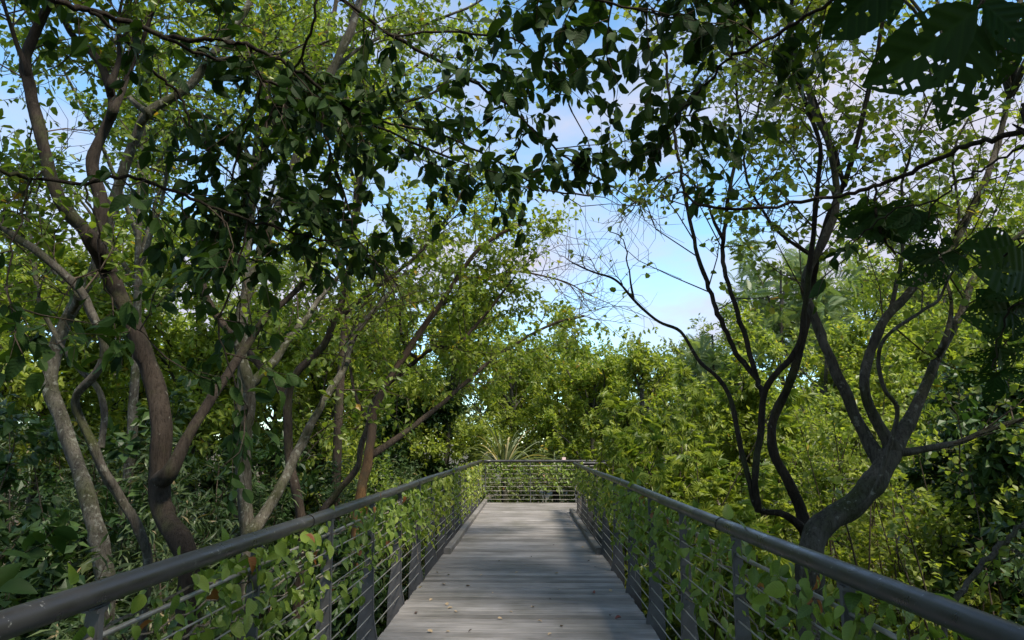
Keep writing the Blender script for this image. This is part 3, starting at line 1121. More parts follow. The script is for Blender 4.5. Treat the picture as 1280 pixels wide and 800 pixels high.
# thin twisting tree
C = limb_px([(186, 695), (170, 655), (146, 615), (126, 582), (112, 548), (98, 518), (94, 492), (122, 466), (131, 432), (118, 400), (105, 368), (82, 345), (45, 315), (0, 282), (-60, 250), (-120, 200)], 5.4, 4.6, 15, 13)
C1 = limb_px([(126, 560), (131, 520), (124, 486), (104, 466), (84, 442), (70, 420), (50, 380), (42, 330), (36, 280), (30, 230), (12, 220)], 5.6, 6.4, 11, 5)
traced_tree('forest_tree', 'slender tree with a trunk twisted into an S', [C, C1], M['bark_grey'], 0.1, 0.1,
            [((0, 1), dict(CANOPY, n1=9, lo=0.6, len1=0.7))], singles=60)

# pale upright tree with long limbs
D = limb_px([(312, 692), (307, 640), (304, 585), (308, 530), (312, 492), (306, 462), (298, 430), (302, 395), (320, 330), (345, 268), (366, 208), (390, 140), (414, 90), (438, 38), (452, -10), (460, -70)], 7.0, 6.6, 24, 13)
D1 = limb_px([(314, 668), (332, 640), (356, 598), (384, 542), (404, 502), (430, 460), (442, 420), (470, 385), (500, 350)], 6.9, 8.2, 19, 7)
D2 = limb_px([(316, 478), (344, 450), (364, 420), (384, 396), (410, 360), (440, 330)], 7.0, 7.6, 15, 6)
D3 = limb_px([(366, 208), (400, 180), (450, 150), (500, 130), (560, 110)], 6.8, 7.6, 8, 4)
D4 = limb_px([(414, 90), (450, 60), (500, 40), (560, 20), (620, -10)], 6.8, 7.4, 7, 4)
traced_tree('forest_tree', 'upright pale tree whose upper limb turns dark, two stems low down', [D, D1, D2, D3, D4], M['bark_pale'], 0.1, 0.15,
            [((0,), dict(CANOPY, n1=14, lo=0.6)), ((1, 2, 3, 4), dict(CANOPY, n1=9))], singles=150, tmpl='oval_lo')

# brown trunk with long pale limb reaching the top
E_ = limb_px([(378, 660), (372, 620), (362, 580), (360, 520), (364, 478), (384, 452), (405, 430), (418, 400), (430, 360), (420, 300)], 8.2, 8.6, 16, 10)
E1 = limb_px([(362, 500), (310, 440), (262, 380), (248, 310), (270, 268), (310, 220), (345, 160), (376, 86), (408, 41), (420, 0), (430, -50)], 8.3, 8.8, 13, 7)
E2 = limb_px([(345, 160), (330, 110), (322, 80), (310, 60), (308, 20)], 8.6, 8.9, 7, 3)
E3 = limb_px([(418, 400), (470, 360), (520, 320), (560, 270), (600, 200)], 8.5, 9.4, 8, 3)
traced_tree('forest_tree', 'brown tree with a bent trunk behind the upright pale one', [E_, E1, E2, E3], M['bark_brown'], 0, 0.3,
            [((0,), dict(CANOPY, n1=6, lo=0.6)), ((1,), dict(CANOPY, n1=14, lo=0.4)), ((2, 3), CANOPY)], leafmat='leaf_bright', singles=0, tmpl='oval_lo')

# leaning tree with bright feathery foliage over the far walk
G = limb_px([(446, 648), (452, 612), (459, 578), (464, 545), (468, 512), (484, 478), (508, 440), (530, 408), (552, 378), (575, 342), (600, 310), (630, 290), (655, 280)], 9.2, 10.4, 17, 5)
G1 = limb_px([(396, 650), (424, 612), (446, 586), (452, 556), (462, 525), (464, 506), (486, 480), (512, 458), (540, 436), (572, 430), (592, 410), (608, 392), (640, 350)], 9.6, 10.6, 12, 4)
G2 = limb_px([(456, 574), (500, 546), (530, 522), (570, 490), (600, 462), (640, 432), (690, 405), (730, 395)], 9.4, 11.2, 10, 4)
G3 = limb_px([(464, 532), (446, 500), (438, 462), (436, 425), (450, 390), (465, 350)], 9.4, 9.8, 6, 3)
G4 = limb_px([(552, 380), (590, 360), (640, 340), (700, 350), (740, 370)], 10.2, 11.5, 5, 2)
G5 = limb_px([(508, 440), (500, 400), (510, 350), (540, 300), (580, 260)], 10, 10.4, 5, 2)
BR = dict(n1=20, len1=1.15, n2=8, len2=0.48, nl=13, leaf=0.095, lo=0.22, up=0.03, nl1=6, droop=0.2)
traced_tree('forest_tree', 'leaning tree with an orange-brown foot and airy bright foliage arching over the walk', [G, G1, G2, G3, G4, G5], M['bark_orange'], 0, 0.1,
            [((0,), dict(BR, n1=18, lo=0.42)), ((1, 2), dict(BR, lo=0.42)), ((3,), dict(BR, n1=6, lo=.4)), ((4, 5), BR)], leafmat='leaf_bright', tmpl='oval_lo', singles=0, limb_mat=M['bark_brown'])

# thick forked tree on the other side
K = limb_px([(1012, 700), (1020, 668), (1040, 648), (1066, 632), (1090, 606), (1108, 578), (1122, 552), (1140, 520), (1160, 472), (1180, 432), (1200, 395), (1216, 350), (1240, 320), (1290, 280)], 5.4, 6.2, (42, 40, 38, 36, 28, 19, 15, 12, 9, 6), 0)
K1 = limb_px([(1106, 584), (1082, 545), (1052, 482), (1032, 432), (1018, 395), (1006, 352), (1030, 300), (1046, 255), (1040, 200), (1015, 130), (1000, 80), (980, 10), (975, -40)], 5.6, 6.4, 20, 6)
K2 = limb_px([(1116, 558), (1092, 522), (1080, 482), (1084, 450), (1096, 420), (1112, 392), (1140, 362), (1166, 335), (1190, 308), (1210, 270), (1230, 230), (1248, 180), (1262, 120), (1290, 60)], 5.6, 5.9, 17, 9)
K3 = limb_px([(1180, 432), (1190, 380), (1180, 330), (1200, 270), (1190, 200), (1215, 140)], 5.75, 6.3, 7, 3)
K4 = limb_px([(1124, 566), (1160, 561), (1200, 552), (1230, 540), (1270, 526), (1310, 520)], 5.6, 5.9, 11, 5)
K5 = limb_px([(1030, 655), (1075, 636), (1096, 610), (1110, 562), (1121, 522), (1122, 505), (1105, 488), (1098, 450), (1101, 428), (1122, 408), (1150, 390), (1174, 374), (1184, 350), (1200, 330)], 5.45, 5.3, 9, 4)
K6 = limb_px([(1112, 392), (1130, 300), (1128, 230), (1150, 160), (1180, 90), (1200, 20)], 5.8, 6.3, 6, 3)
LM = dict(n1=12, len1=1.15, n2=6, len2=0.5, nl=6, leaf=0.066, lo=0.3, up=0.06, nl1=5, droop=0.15, r1=0.0075)
traced_tree('forest_tree', 'thick forked grey tree with open yellow-green crown, a thin dark stem winding up it', [K, K1, K2, K3, K4, K5, K6], M['bark_grey'], -0.1, 0.1,
            [((0,), dict(LM, n1=6, lo=.75)), ((1, 2, 3), dict(LM, n1=15)), ((4, 6), LM), ((5,), dict(LM, n1=4, lo=.6))], leafmat='leaf_lime', tmpl='round_mid', kind='round', singles=200, keep=None, extra=[(rand_limbs(P(1262, 120, 5.85), [(4.6, 5.0, 7.6), (3.6, 6.6, 7.9), (3.2, 4.2, 7.2), (4.8, 7.2, 8.0), (4.0, 3.2, 7.4)], .03, .012), dict(CANOPY, n1=10, leaf=.09)), (rand_limbs(P(1180, 60, 6.3), [(3.0, 8.2, 7.6), (2.6, 6.0, 7.4), (4.2, 8.8, 7.8)], .02, .01), dict(LM, n1=9))])  # extra limbs: upper crown added above the view to shade the deck

# dark many-stemmed tree
Q = limb_px([(1008, 672), (1000, 632), (986, 602), (968, 570), (964, 532), (978, 500), (990, 468), (1004, 420), (1014, 362), (1020, 322), (1036, 270), (1054, 232), (1070, 178), (1084, 122), (1098, 60), (1106, -5), (1110, -60)], 5.9, 6.0, 18, 6)
Q1 = limb_px([(1004, 660), (975, 640), (948, 640), (938, 606), (926, 560), (918, 522), (911, 490), (890, 466), (871, 448), (850, 412), (822, 402), (790, 372), (770, 350), (742, 341), (715, 328)], 5.7, 6.4, 11, 2.5)
Q2 = limb_px([(950, 640), (944, 600), (951, 545), (954, 495), (966, 472), (990, 448), (1001, 425), (1006, 390), (1011, 340), (1018, 280), (1022, 235), (1026, 190), (1015, 150), (1000, 110), (985, 60), (990, 0)], 5.6, 5.5, 12, 6)
Q3 = limb_px([(954, 496), (944, 470), (920, 440), (902, 400), (886, 360), (870, 310), (858, 250), (846, 185), (836, 120), (830, 60), (815, 10)], 5.6, 6.2, 10, 4)
Q4 = limb_px([(946, 472), (926, 402), (908, 345), (904, 300), (912, 235), (924, 175), (922, 120), (915, 60), (925, 0)], 5.7, 6.3, 9, 4)
Q5 = limb_px([(1056, 232), (1044, 190), (1020, 130), (1004, 90), (980, 50)], 6.0, 6.4, 8, 4)
Q6 = limb_px([(904, 300), (880, 250), (850, 215), (810, 240), (790, 255)], 5.9, 6.4, 5, 2)
Q7 = limb_px([(792, 372), (785, 330), (780, 300), (762, 290)], 6.3, 6.5, 3, 1.5)
Q8 = limb_px([(1020, 322), (985, 300), (950, 260), (930, 200), (950, 130), (960, 70)], 6.0, 6.5, 6, 3)
traced_tree('forest_tree', 'dark many-stemmed tree with thin upright limbs and sparse lime leaves', [Q, Q1, Q2, Q3, Q4, Q5, Q6, Q7, Q8], M['bark_dark'], 0.1, 0.1,
            [((0, 2), dict(LM, n1=16, lo=.5)), ((3, 4, 5, 8), dict(LM, n1=15)), ((6,), dict(LM, n1=6, len1=.4)), ((1,), dict(LM, n1=4, len1=.2, nl=2, lo=.75))], leafmat='leaf_lime', tmpl='round_mid', kind='round', singles=200, keep=holes((785, 335, 100, 80, 0.10)), extra=[(rand_limbs(P(1110, -60, 6.0), [(2.4, 4.0, 7.2), (1.6, 5.4, 7.4), (3.2, 7.4, 8.0), (2.0, 7.6, 7.8), (1.2, 6.8, 7.2), (2.8, 5.6, 8.2)], .03, .012), dict(CANOPY, n1=10, leaf=.09))])  # extra top limbs added overhead so their leaves shade the planks

# slanting stem by the other railing
S = limb_px([(1180, 770), (1196, 745), (1230, 702), (1256, 678), (1285, 648), (1330, 600), (1380, 520)], 3.9, 4.4, 9, 7)
traced_tree('sapling', 'thin bare stem slanting up beside the railing pipe', [S], M['bark_grey'], -0.25, 0.0, [((0,), dict(LM, n1=4, lo=.2, len1=.35, leaf=.06))], leafmat='leaf_lime', tmpl='round_lo', keep=None)

# ---- overhanging tree with large dark oval leaves, rooted beside the photographer
tb = np.array([-3.1, 1.5, float(ground_z(-3.1, 1.5)) - 0.15])
N_ = np.array([[0, 0, 0], [0.05, 0.02, 1.5], [-0.05, 0.1, 3.2], [0.12, 0.15, 5.0], [0.3, 0.1, 6.6], [0.35, -0.2, 8.6]]) + tb
N_ = spline(N_, 5, 0.008)
fork = tb + np.array([0.05, 0.12, 4.4])
root = thing('forest_tree', tuple(tb), 'overhanging tree with large dark oval leaves on branches arching across the walk', 'tree')
trunk_obj(root, 'trunk', N_, np.linspace(0.15, 0.05, len(N_)) * (1 + 0.35 * np.exp(-np.arange(len(N_)) / 2.5)), M['bark_dark'])
OB = [
    limb_px([(-60, -30), (70, 2), (110, 12), (150, 25), (200, 44), (245, 50), (290, 52), (312, 58), (360, 82), (400, 110), (440, 140), (500, 172), (570, 200)], 2.9, 4.0, 13, 4, start=fork + (0, 0, .3)),
    limb_px([(110, 12), (135, 28), (165, 60), (177, 76), (205, 100), (226, 122), (236, 150), (262, 190), (300, 230), (330, 280)], 3.0, 3.8, 8, 3),
    limb_px([(-90, 200), (0, 215), (40, 222), (105, 229), (160, 221), (200, 232), (250, 250), (310, 275), (350, 286), (400, 300), (440, 310), (480, 330)], 2.8, 3.9, 9, 3, start=fork - (0, 0, 1.2)),
    limb_px([(200, 46), (250, 66), (300, 84), (340, 105), (400, 124), (475, 150), (540, 165), (600, 190), (680, 235), (740, 245)], 3.1, 4.4, 7, 3),
    limb_px([(250, -90), (350, -40), (430, 0), (490, 45), (565, 86), (620, 120), (662, 157), (711, 199), (760, 230)], 3.0, 4.4, 9, 3, start=fork + (0, 0, 1.0)),
    limb_px([(200, -160), (400, -120), (560, -70), (680, -25), (760, 5), (830, 20)], 2.2, 2.9, 10, 4, start=fork + (0.1, 0, 1.6)),
    limb_px([(312, 58), (325, 110), (300, 180), (285, 260), (290, 340)], 3.4, 3.7, 5, 3),
    limb_px([(400, 124), (410, 180), (430, 240), (440, 290)], 3.7, 3.8, 5, 3),
    limb_px([(400, -30), (390, 30), (372, 80), (345, 130), (330, 160)], 3.2, 3.6, 6, 3),
    limb_px([(490, 45), (560, 40), (640, 50), (700, 90), (715, 140)], 3.4, 4.0, 5, 3),
]
OB += [limb_px([(105, 229), (122, 290), (130, 350), (160, 400), (190, 430)], 3.0, 3.2, 4, 2), limb_px([(310, 275), (292, 350), (272, 410), (292, 470), (306, 520)], 3.4, 3.5, 4, 2), limb_px([(40, 222), (20, 290), (8, 360), (25, 420)], 2.9, 2.9, 4, 2)]
for q, r in OB:
    trunk_obj(root, 'branch', q, r, M['bark_dark'], 7)
lv, tw = Leaves(), MB()
OV = dict(n1=9, len1=0.52, n2=4, len2=0.27, nl=6, leaf=0.098, lo=0.3, up=-0.03, droop=0.5, nl1=3, r1=0.005, flat=0.55)
foliate(lv, tw, [OB[0][0]], **dict(OV, n1=16, lo=.3))
foliate(lv, tw, [OB[1][0]], **dict(OV, n1=6, lo=.45))
foliate(lv, tw, [OB[2][0]], **dict(OV, n1=15, lo=.4))
foliate(lv, tw, [OB[3][0], OB[4][0]], **dict(OV, n1=15, lo=.3))
foliate(lv, tw, [OB[5][0]], **dict(OV, n1=8, lo=.62, len1=.32))
foliate(lv, tw, [OB[6][0], OB[7][0]], **dict(OV, n1=7, lo=.3))
foliate(lv, tw, [OB[8][0], OB[9][0]], **dict(OV, n1=6, lo=.3))
foliate(lv, tw, [OB[10][0], OB[11][0], OB[12][0]], **dict(OV, n1=4, lo=.35, len1=.3, n2=2, nl=4))
# unseen upper crown, added above and behind the view to shade the walk
top = []
for k in range(16):
    an = rng.uniform(0, 2 * math.pi)
    rr_ = rng.uniform(1.0, 3.6)
    top.append(tb + np.array([0.4 + rr_ * math.cos(an), -0.8 + rr_ * math.sin(an), rng.uniform(6.8, 9.2)]))
TL = rand_limbs(tb + np.array([0.25, 0.12, 6.0]), top, 0.035, 0.012)
for q, r in TL:
    trunk_obj(root, 'branch', q, r, M['bark_dark'], 6)
up_ = Leaves()
foliate(up_, tw, [q for q, r in TL], n1=9, len1=0.8, n2=5, len2=0.4, nl=6, leaf=0.12, lo=0.3, nl1=3, fine=1)
up_.build(root, 'dia_wide', M['leaf_over_s'], keep=NEAR_GAP)
tw.obj('twigs', M['twig'], root)['kind'] = 'stuff'
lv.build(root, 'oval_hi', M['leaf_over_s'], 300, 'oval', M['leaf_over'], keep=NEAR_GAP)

# ---- ribbed-leaf tree rooted beside the photographer on the other side
tb = np.array([3.0, 1.0, float(ground_z(3.0, 1.0)) - 0.15])
N_ = spline(np.array([[0, 0, 0], [-0.05, 0.05, 1.6], [0.06, 0.0, 3.3], [-0.1, 0.1, 5.0], [-0.05, -0.1, 6.8], [-0.2, -0.4, 8.6]]) + tb, 5, 0.008)
fork = tb + np.array([-0.05, 0.05, 4.6])
root = thing('forest_tree', tuple(tb), 'overhanging tree with huge ribbed leaves eaten full of holes', 'tree')
trunk_obj(root, 'trunk', N_, np.linspace(0.15, 0.05, len(N_)) * (1 + 0.35 * np.exp(-np.arange(len(N_)) / 2.5)), M['bark_dark'])
RB = [
    limb_px([(1340, 150), (1282, 164), (1240, 172), (1200, 186), (1150, 210), (1100, 230), (1060, 242), (1000, 252), (930, 262), (880, 258), (852, 240)], 2.7, 3.6, 11, 4, start=fork - (0, 0, .9)),
    limb_px([(1180, -90), (1100, -40), (1040, 0), (985, 34), (940, 60), (905, 76), (880, 110), (858, 132), (845, 160)], 2.6, 3.4, 9, 3, start=fork + (0, 0, .3)),
    limb_px([(1094, 234), (1096, 270), (1108, 304), (1130, 320), (1162, 327), (1178, 322)], 3.05, 3.0, 5, 3),
    limb_px([(1330, 190), (1290, 178), (1250, 200), (1210, 222), (1170, 250), (1120, 262), (1090, 285), (1060, 305)], 2.6, 3.1, 5, 2.5, start=fork - (0, 0, 1.1)),
    limb_px([(1380, 420), (1320, 400), (1285, 380), (1262, 385), (1250, 420), (1240, 460)], 2.1, 2.5, 5, 3, start=fork - (0, 0, 2.2)),
    limb_px([(1360, 300), (1310, 290), (1275, 300), (1255, 320)], 2.1, 2.4, 5, 3, start=fork - (0, 0, 1.9)),
    limb_px([(1460, -60), (1360, -40), (1280, -15), (1215, 12)], 1.35, 1.5, 12, 7, start=fork - (0, -.1, .6)),
    limb_px([(940, 60), (925, 30), (900, 5), (880, -25)], 3.0, 3.1, 4, 2),
]
for q, r in RB:
    trunk_obj(root, 'branch', q, r, M['bark_dark'], 7)


def eaten_leaf(seed, holes_n):
    """a broad ribbed leaf as a fine grid with real holes eaten between the ribs"""
    g = np.random.default_rng(seed)
    nu, nv = 34, 22
    u = np.linspace(0, 1, nu)
    ts, ws = PROFILES['rib']
    wu = np.interp(u, ts, ws) * 1.12
    wu = np.convolve(np.r_[wu[0], wu, wu[-1]], [.25, .5, .25], 'valid')
    wu = wu * (1 + 0.035 * np.sin(u * 92) + 0.010 * g.normal(0, 1, nu)) + 0.002
    vv = np.linspace(-1, 1, nv)
    U, V = np.meshgrid(u, vv, indexing='ij')
    Yw = V * wu[:, None]
    Xo = U + np.abs(Yw) * 0.25
    Z = -0.22 * U ** 2 + np.abs(Yw) * 0.3 + 0.005 * np.cos((U - 0.75 * np.abs(Yw)) * 46) * (np.abs(V) > 0.08)
    v = np.stack([Xo, Yw, Z], -1).reshape(-1, 3)
    keep = np.ones((nu - 1, nv - 1), bool)
    for k in range(holes_n):
        a, b = g.integers(2, nu - 3), g.integers(0, nv - 2)
        if a > nu * .35 or g.random() < .3:
            keep[a:a + g.integers(1, 3), b:b + g.integers(1, 3)] = False
    keep[:, nv // 2 - 1] = True
    i = (np.arange(nu - 1)[:, None] * nv + np.arange(nv - 1)[None])[keep]
    q = np.stack([i, i + nv, i + nv + 1, i + 1], 1)
    uv = np.stack([U, Yw], -1).reshape(-1, 2)
    return MB().add(v, q).mesh('leaf', M['leaf_rib'], tint=float(g.random() * 0.5), uv=uv)


EL = [eaten_leaf(s, n) for s, n in ((1, 22), (2, 60), (3, 8), (4, 70), (5, 35))]


def put_leaf(me, p0, p1, nrm, scale=None):
    """a single leaf from its stalk p0 to its tip p1"""
    p0, p1 = np.array(p0), np.array(p1)
    L = np.linalg.norm(p1 - p0)
    d = (p1 - p0) / L
    n = np.array(nrm, float)
    n = n - d * (n @ d)
    n /= np.linalg.norm(n)
    yv = np.cross(n, d)
    s = L * 0.97
    ob = bpy.data.objects.new('leaf', me)
    q = p0 - np.array(root['_o'])
    ob.matrix_basis = Matrix([[d[r] * s, yv[r] * s, n[r] * s, q[r]] for r in range(3)] + [[0, 0, 0, 1]])
    COL.link(ob)
    ob.parent = root
    MB().tube([p0 - d * L * .10 + np.array([0, 0, .012]), p0 + d * L * .02], 0.0022, 5).obj('leaf_stalk', M['twig'], root)


back = np.array([0.1, -0.8, -0.45])
put_leaf(EL[0], P(1222, 10, 1.42), P(1098, 108, 1.44), back)
put_leaf(EL[1], P(1212, 22, 1.44), P(1196, 162, 1.50), back)
put_leaf(EL[2], P(1228, 4, 1.43), P(1300, 60, 1.40), back)
put_leaf(EL[3], P(1232, 8, 1.46), P(1262, 110, 1.52), back)
put_leaf(EL[4], P(1215, 8, 1.46), P(1260, -60, 1.5), back)
put_leaf(EL[2], P(1120, -40, 1.55), P(1038, 48, 1.6), back)
put_leaf(EL[4], P(1090, -40, 1.62), P(1120, 25, 1.62), back)
for cx, cy, Yd, L, n, spread in ((1172, 320, 3.0, 54, 7, 6.28), (1098, 262, 3.05, 55, 6, 3.6), (1110, 268, 3.1, 48, 5, 3.0), (1140, 258, 2.9, 50, 5, 3.2), (1268, 315, 2.6, 50, 5, 5.0), (1266, 385, 2.6, 52, 6, 5.5),
                                 (1256, 430, 2.65, 50, 6, 5.5), (1250, 470, 2.7, 46, 4, 4.5), (1285, 345, 2.4, 52, 5, 5.0)):
    for k in range(n):
        an = math.pi / 2 + (k - (n - 1) / 2) * spread / n + rng.normal(0, .15)
        ll = L * rng.uniform(.75, 1.1)
        p0 = P(cx + rng.normal(0, 4), cy + rng.normal(0, 4), Yd)
        p1 = P(cx + ll * math.cos(an), cy + ll * math.sin(an) * 0.75 + 6, Yd + rng.normal(0, 0.06))
        put_leaf(EL[rng.integers(5)], p0, p1, back + rng.normal(0, .35, 3))
lv, tw = Leaves(), MB()
foliate(lv, tw, [RB[1][0], RB[7][0]], **dict(OV, n1=7, lo=.3, len1=.26, leaf=.10))
foliate(lv, tw, [RB[0][0]], **dict(OV, n1=6, lo=.55, len1=.2, leaf=.085, n2=2, nl=3))
foliate(lv, tw, [RB[3][0]], **dict(OV, n1=3, lo=.6, len1=.15, leaf=.09, n2=1, nl=2))
top = []  # unseen upper limbs added overhead, shading the big leaves and the walk
for k in range(18):
    an = rng.uniform(0, 2 * math.pi)
    rr_ = rng.uniform(1.0, 3.8)
    top.append(tb + np.array([-0.3 + rr_ * math.cos(an), -1.2 + rr_ * math.sin(an), rng.uniform(6.4, 9.2)]))
TL = rand_limbs(tb + np.array([-0.08, -0.1, 6.2]), top, 0.035, 0.012)
for q, r in TL:
    trunk_obj(root, 'branch', q, r, M['bark_dark'], 6)
up_ = Leaves()
foliate(up_, tw, [q for q, r in TL], n1=9, len1=0.8, n2=5, len2=0.4, nl=6, leaf=0.15, lo=0.3, nl1=3, fine=1)
up_.build(root, 'dia_wide', M['leaf_over_s'])
tw.obj('twigs', M['twig'], root)['kind'] = 'stuff'
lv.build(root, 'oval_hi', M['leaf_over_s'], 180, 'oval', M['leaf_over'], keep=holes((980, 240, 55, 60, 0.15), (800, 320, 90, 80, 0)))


# ------------------------------------------------------------------ trees and shrubs further off
def crown_tree(name, label, x, y, h, cr, ch, leafmat, leaf, tmpl='dia', nlimb=14, n1=8, n2=5, nl=8, bark='bark_grey', tr=0.11, cat='tree', group=None, lean=(0, 0), droop=0.25, lowest=0.35, len1=1.0, len2=0.5, keep=GAP, up=0.05, flat=.8):
    g = float(ground_z(x, y)) - 0.12
    b = np.array([x, y, g])
    k = 7
    s = np.linspace(0, 1, k)
    tp = b + np.stack([lean[0] * s ** 1.5 + 0.12 * np.sin(s * 5 + x), lean[1] * s ** 1.5 + 0.12 * np.cos(s * 4 + y), s * h * 0.82], 1)
    root = thing(name, tuple(b), label, cat, group)
    q = spline(tp, 3, 0.01)
    trunk_obj(root, 'trunk', q, np.linspace(tr, tr * 0.3, len(q)) * (1 + 0.5 * np.exp(-np.arange(len(q)) / 1.5)), M[bark], 9)
    lv, tw = Leaves(), MB()
    limbs = []
    c = tp[-1] + np.array([0, 0, h * 0.18 - ch * 0.5])
    for i in range(nlimb):
        dv = norm(rng.normal(0, 1, (1, 3)))[0]
        f = rng.uniform(0.35, 0.85)
        tgt = c + dv * np.array([cr, cr, ch * 0.5]) * f
        zz = np.clip((tgt[2] - g) / (h * 0.82) - rng.uniform(.12, .3), lowest, 0.97)
        a = np.array([np.interp(zz, s, tp[:, j]) for j in range(3)])
        m = (a + tgt) / 2 + rng.normal(0, .10, 3) * cr * .5 + np.array([0, 0, 0.08 * cr])
        l_ = spline([a, m, tgt], 4, 0.01)
        limbs.append(l_)
        tw.tubes(l_[None], np.linspace(tr * 0.42, tr * 0.10, len(l_))[None], 5)
    foliate(lv, tw, limbs, n1=n1 + 3, len1=len1 * cr * 0.33, n2=n2 + 1, len2=len2 * cr * 0.33, nl=nl + 1, leaf=leaf * 1.36, lo=0.3, up=up, droop=droop, r1=0.008 + 0.002 * cr, nl1=3, flat=flat, fine=1 if y < 20 else 0)
    o = tw.obj('branches', M[bark], root)
    o['kind'] = 'stuff'
    lv.build(root, tmpl, M[leafmat], keep=keep)
    return root


def at(px, Y):
    return float(P(px, 556, Y)[0])


def top_h(py, x, Y):
    return float(1.5 + (556 - py) / F * Y - ground_z(x, Y))


def bgt(label, px, Y, py, cr, leafmat, leaf=0.12, ch=None, name='forest_tree', **kw):
    x = at(px, Y)
    h = top_h(py, x, Y) * 1.1
    kw.setdefault('group', 'trees behind the railings')
    return crown_tree(name, label, x, Y, h, cr, ch or h * 0.75, leafmat, leaf, **kw)


def shrub(label, x, y, h, r, leafmat, leaf, tmpl, nst=14, n1=7, n2=4, nl=7, bark='twig', name='shrub', droop=0.35, singles=0, kind='oval', up=0.06, group='shrubs growing below the walk', len1=0.5, len2=.28, flat=.8, lo=.25, keep=None):
    g = float(ground_z(x, y)) - 0.1
    b = np.array([x, y, g])
    root = thing(name, tuple(b), label, 'shrub', group)
    lv, tw = Leaves(), MB()
    limbs = []
    for i in range(nst):
        an = rng.uniform(0, 2 * math.pi)
        rr_ = r * math.sqrt(rng.random())
        tgt = b + np.array([rr_ * math.cos(an), rr_ * math.sin(an), h * rng.uniform(.45, 1.0)])
        a = b + np.array([.12 * math.cos(an), .12 * math.sin(an), 0])
        m = (a + tgt) / 2 + rng.normal(0, .08, 3) * h
        q = spline([a, m, tgt], 5, 0.01)
        limbs.append(q)
        MB().tube(q, np.linspace(0.022, 0.006, len(q)), 6).obj('stem', M[bark], root)
    foliate(lv, tw, limbs, n1=n1, len1=len1, n2=n2, len2=len2, nl=nl, leaf=leaf, lo=lo, up=up, droop=droop, r1=0.006, nl1=3, flat=flat, fine=2 if y < 6 else 1)
    if tw.n:
        tw.obj('twigs', M[bark], root)['kind'] = 'stuff'
    lv.build(root, tmpl, M[leafmat], singles, kind, name='foliage', keep=keep)
    return root


# left understory: narrow-leaved thicket in shade
TH = [((-3.3, 4.1, 2.9, .9), 'rounded dark shrub at the foot of the crooked dark tree'), ((-4.6, 5.6, 3.6, 1.2), 'narrow-leaved shrub between the pale leaning trunk and the crooked dark one'),
      ((-3.2, 6.6, 3.2, 1.0), 'narrow-leaved shrub in front of the upright pale trunk'), ((-5.8, 7.6, 4.2, 1.4), 'broad-leaved dark shrub behind the S-shaped slender trunk'), ((-4.2, 8.6, 3.9, 1.2), 'narrow-leaved shrub behind the upright pale trunk'),
      ((-7.6, 8.8, 4.6, 1.6), 'tall narrow-leaved shrub behind the pale leaning trunk'), ((-6.2, 10.6, 4.7, 1.5), 'broad-leaved dark shrub deep in the thicket behind the bent brown tree'), ((-3.6, 11.0, 3.6, 1.1), 'narrow-leaved shrub behind the orange-brown trunk foot'),
      ((-9.4, 11.5, 5.2, 1.8), 'wide narrow-leaved shrub at the back of the thicket'), ((-4.9, 12.8, 4.4, 1.4), 'broad-leaved dark shrub beyond the orange-brown trunk'), ((-8.0, 13.5, 5.2, 1.7), 'tall narrow-leaved shrub under the lit trees beyond the thicket'),
      ((-5.0, 3.4, 3.2, 1.1), 'narrow-leaved shrub beside the railing where the pipe is nearest the twisted trunk'), ((-2.5, 8.9, 2.9, .7), 'small dark shrub squeezed between railing and orange-brown trunk'), ((-3.0, 13.4, 3.6, 1.0), 'narrow-leaved shrub behind the sunlit yellow vine'),
      ((-3.7, 16.6, 3.9, 1.3), 'green shrub filling the gap just before the far corner'), ((-5.2, 18.0, 4.6, 1.6), 'narrow-leaved shrub beyond the far corner'), ((-6.5, 16.0, 5.0, 1.8), 'green shrub backing the thicket beyond the orange-brown trunk'), ((-10.0, 16.5, 5.4, 2.0), 'dark shrub backing the thicket below the lit trees'), ((-8.2, 19.5, 5.6, 2.0), 'green bush filling the gap under the lit trees'), ((-13.0, 15.0, 5.6, 2.2), 'large narrow-leaved bush at the back of the thicket'), ((-12.5, 20.0, 6.0, 2.4), 'large green bush below the distant trees')]
for i, ((x, y, h, r), lab) in enumerate(TH):
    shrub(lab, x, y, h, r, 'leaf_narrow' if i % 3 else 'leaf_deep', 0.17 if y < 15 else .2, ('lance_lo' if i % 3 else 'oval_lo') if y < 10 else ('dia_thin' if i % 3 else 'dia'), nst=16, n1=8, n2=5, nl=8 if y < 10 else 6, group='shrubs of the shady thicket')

shrub('big-leaved dark sapling pressed against the near end of the railing', -2.35, 3.1, 3.7, .6, 'leaf_over_s', 0.14, 'oval_mid', nst=9, n1=4, n2=2, nl=4, group='shrubs of the shady thicket', singles=160, len1=.4, len2=.25, lo=.45)
shrub('big-leaved dark sapling under the S-shaped slender trunk', -2.9, 3.7, 3.5, .6, 'leaf_over_s', 0.15, 'oval_mid', nst=8, n1=4, n2=2, nl=4, group='shrubs of the shady thicket', singles=120, len1=.4, len2=.25, lo=.45)

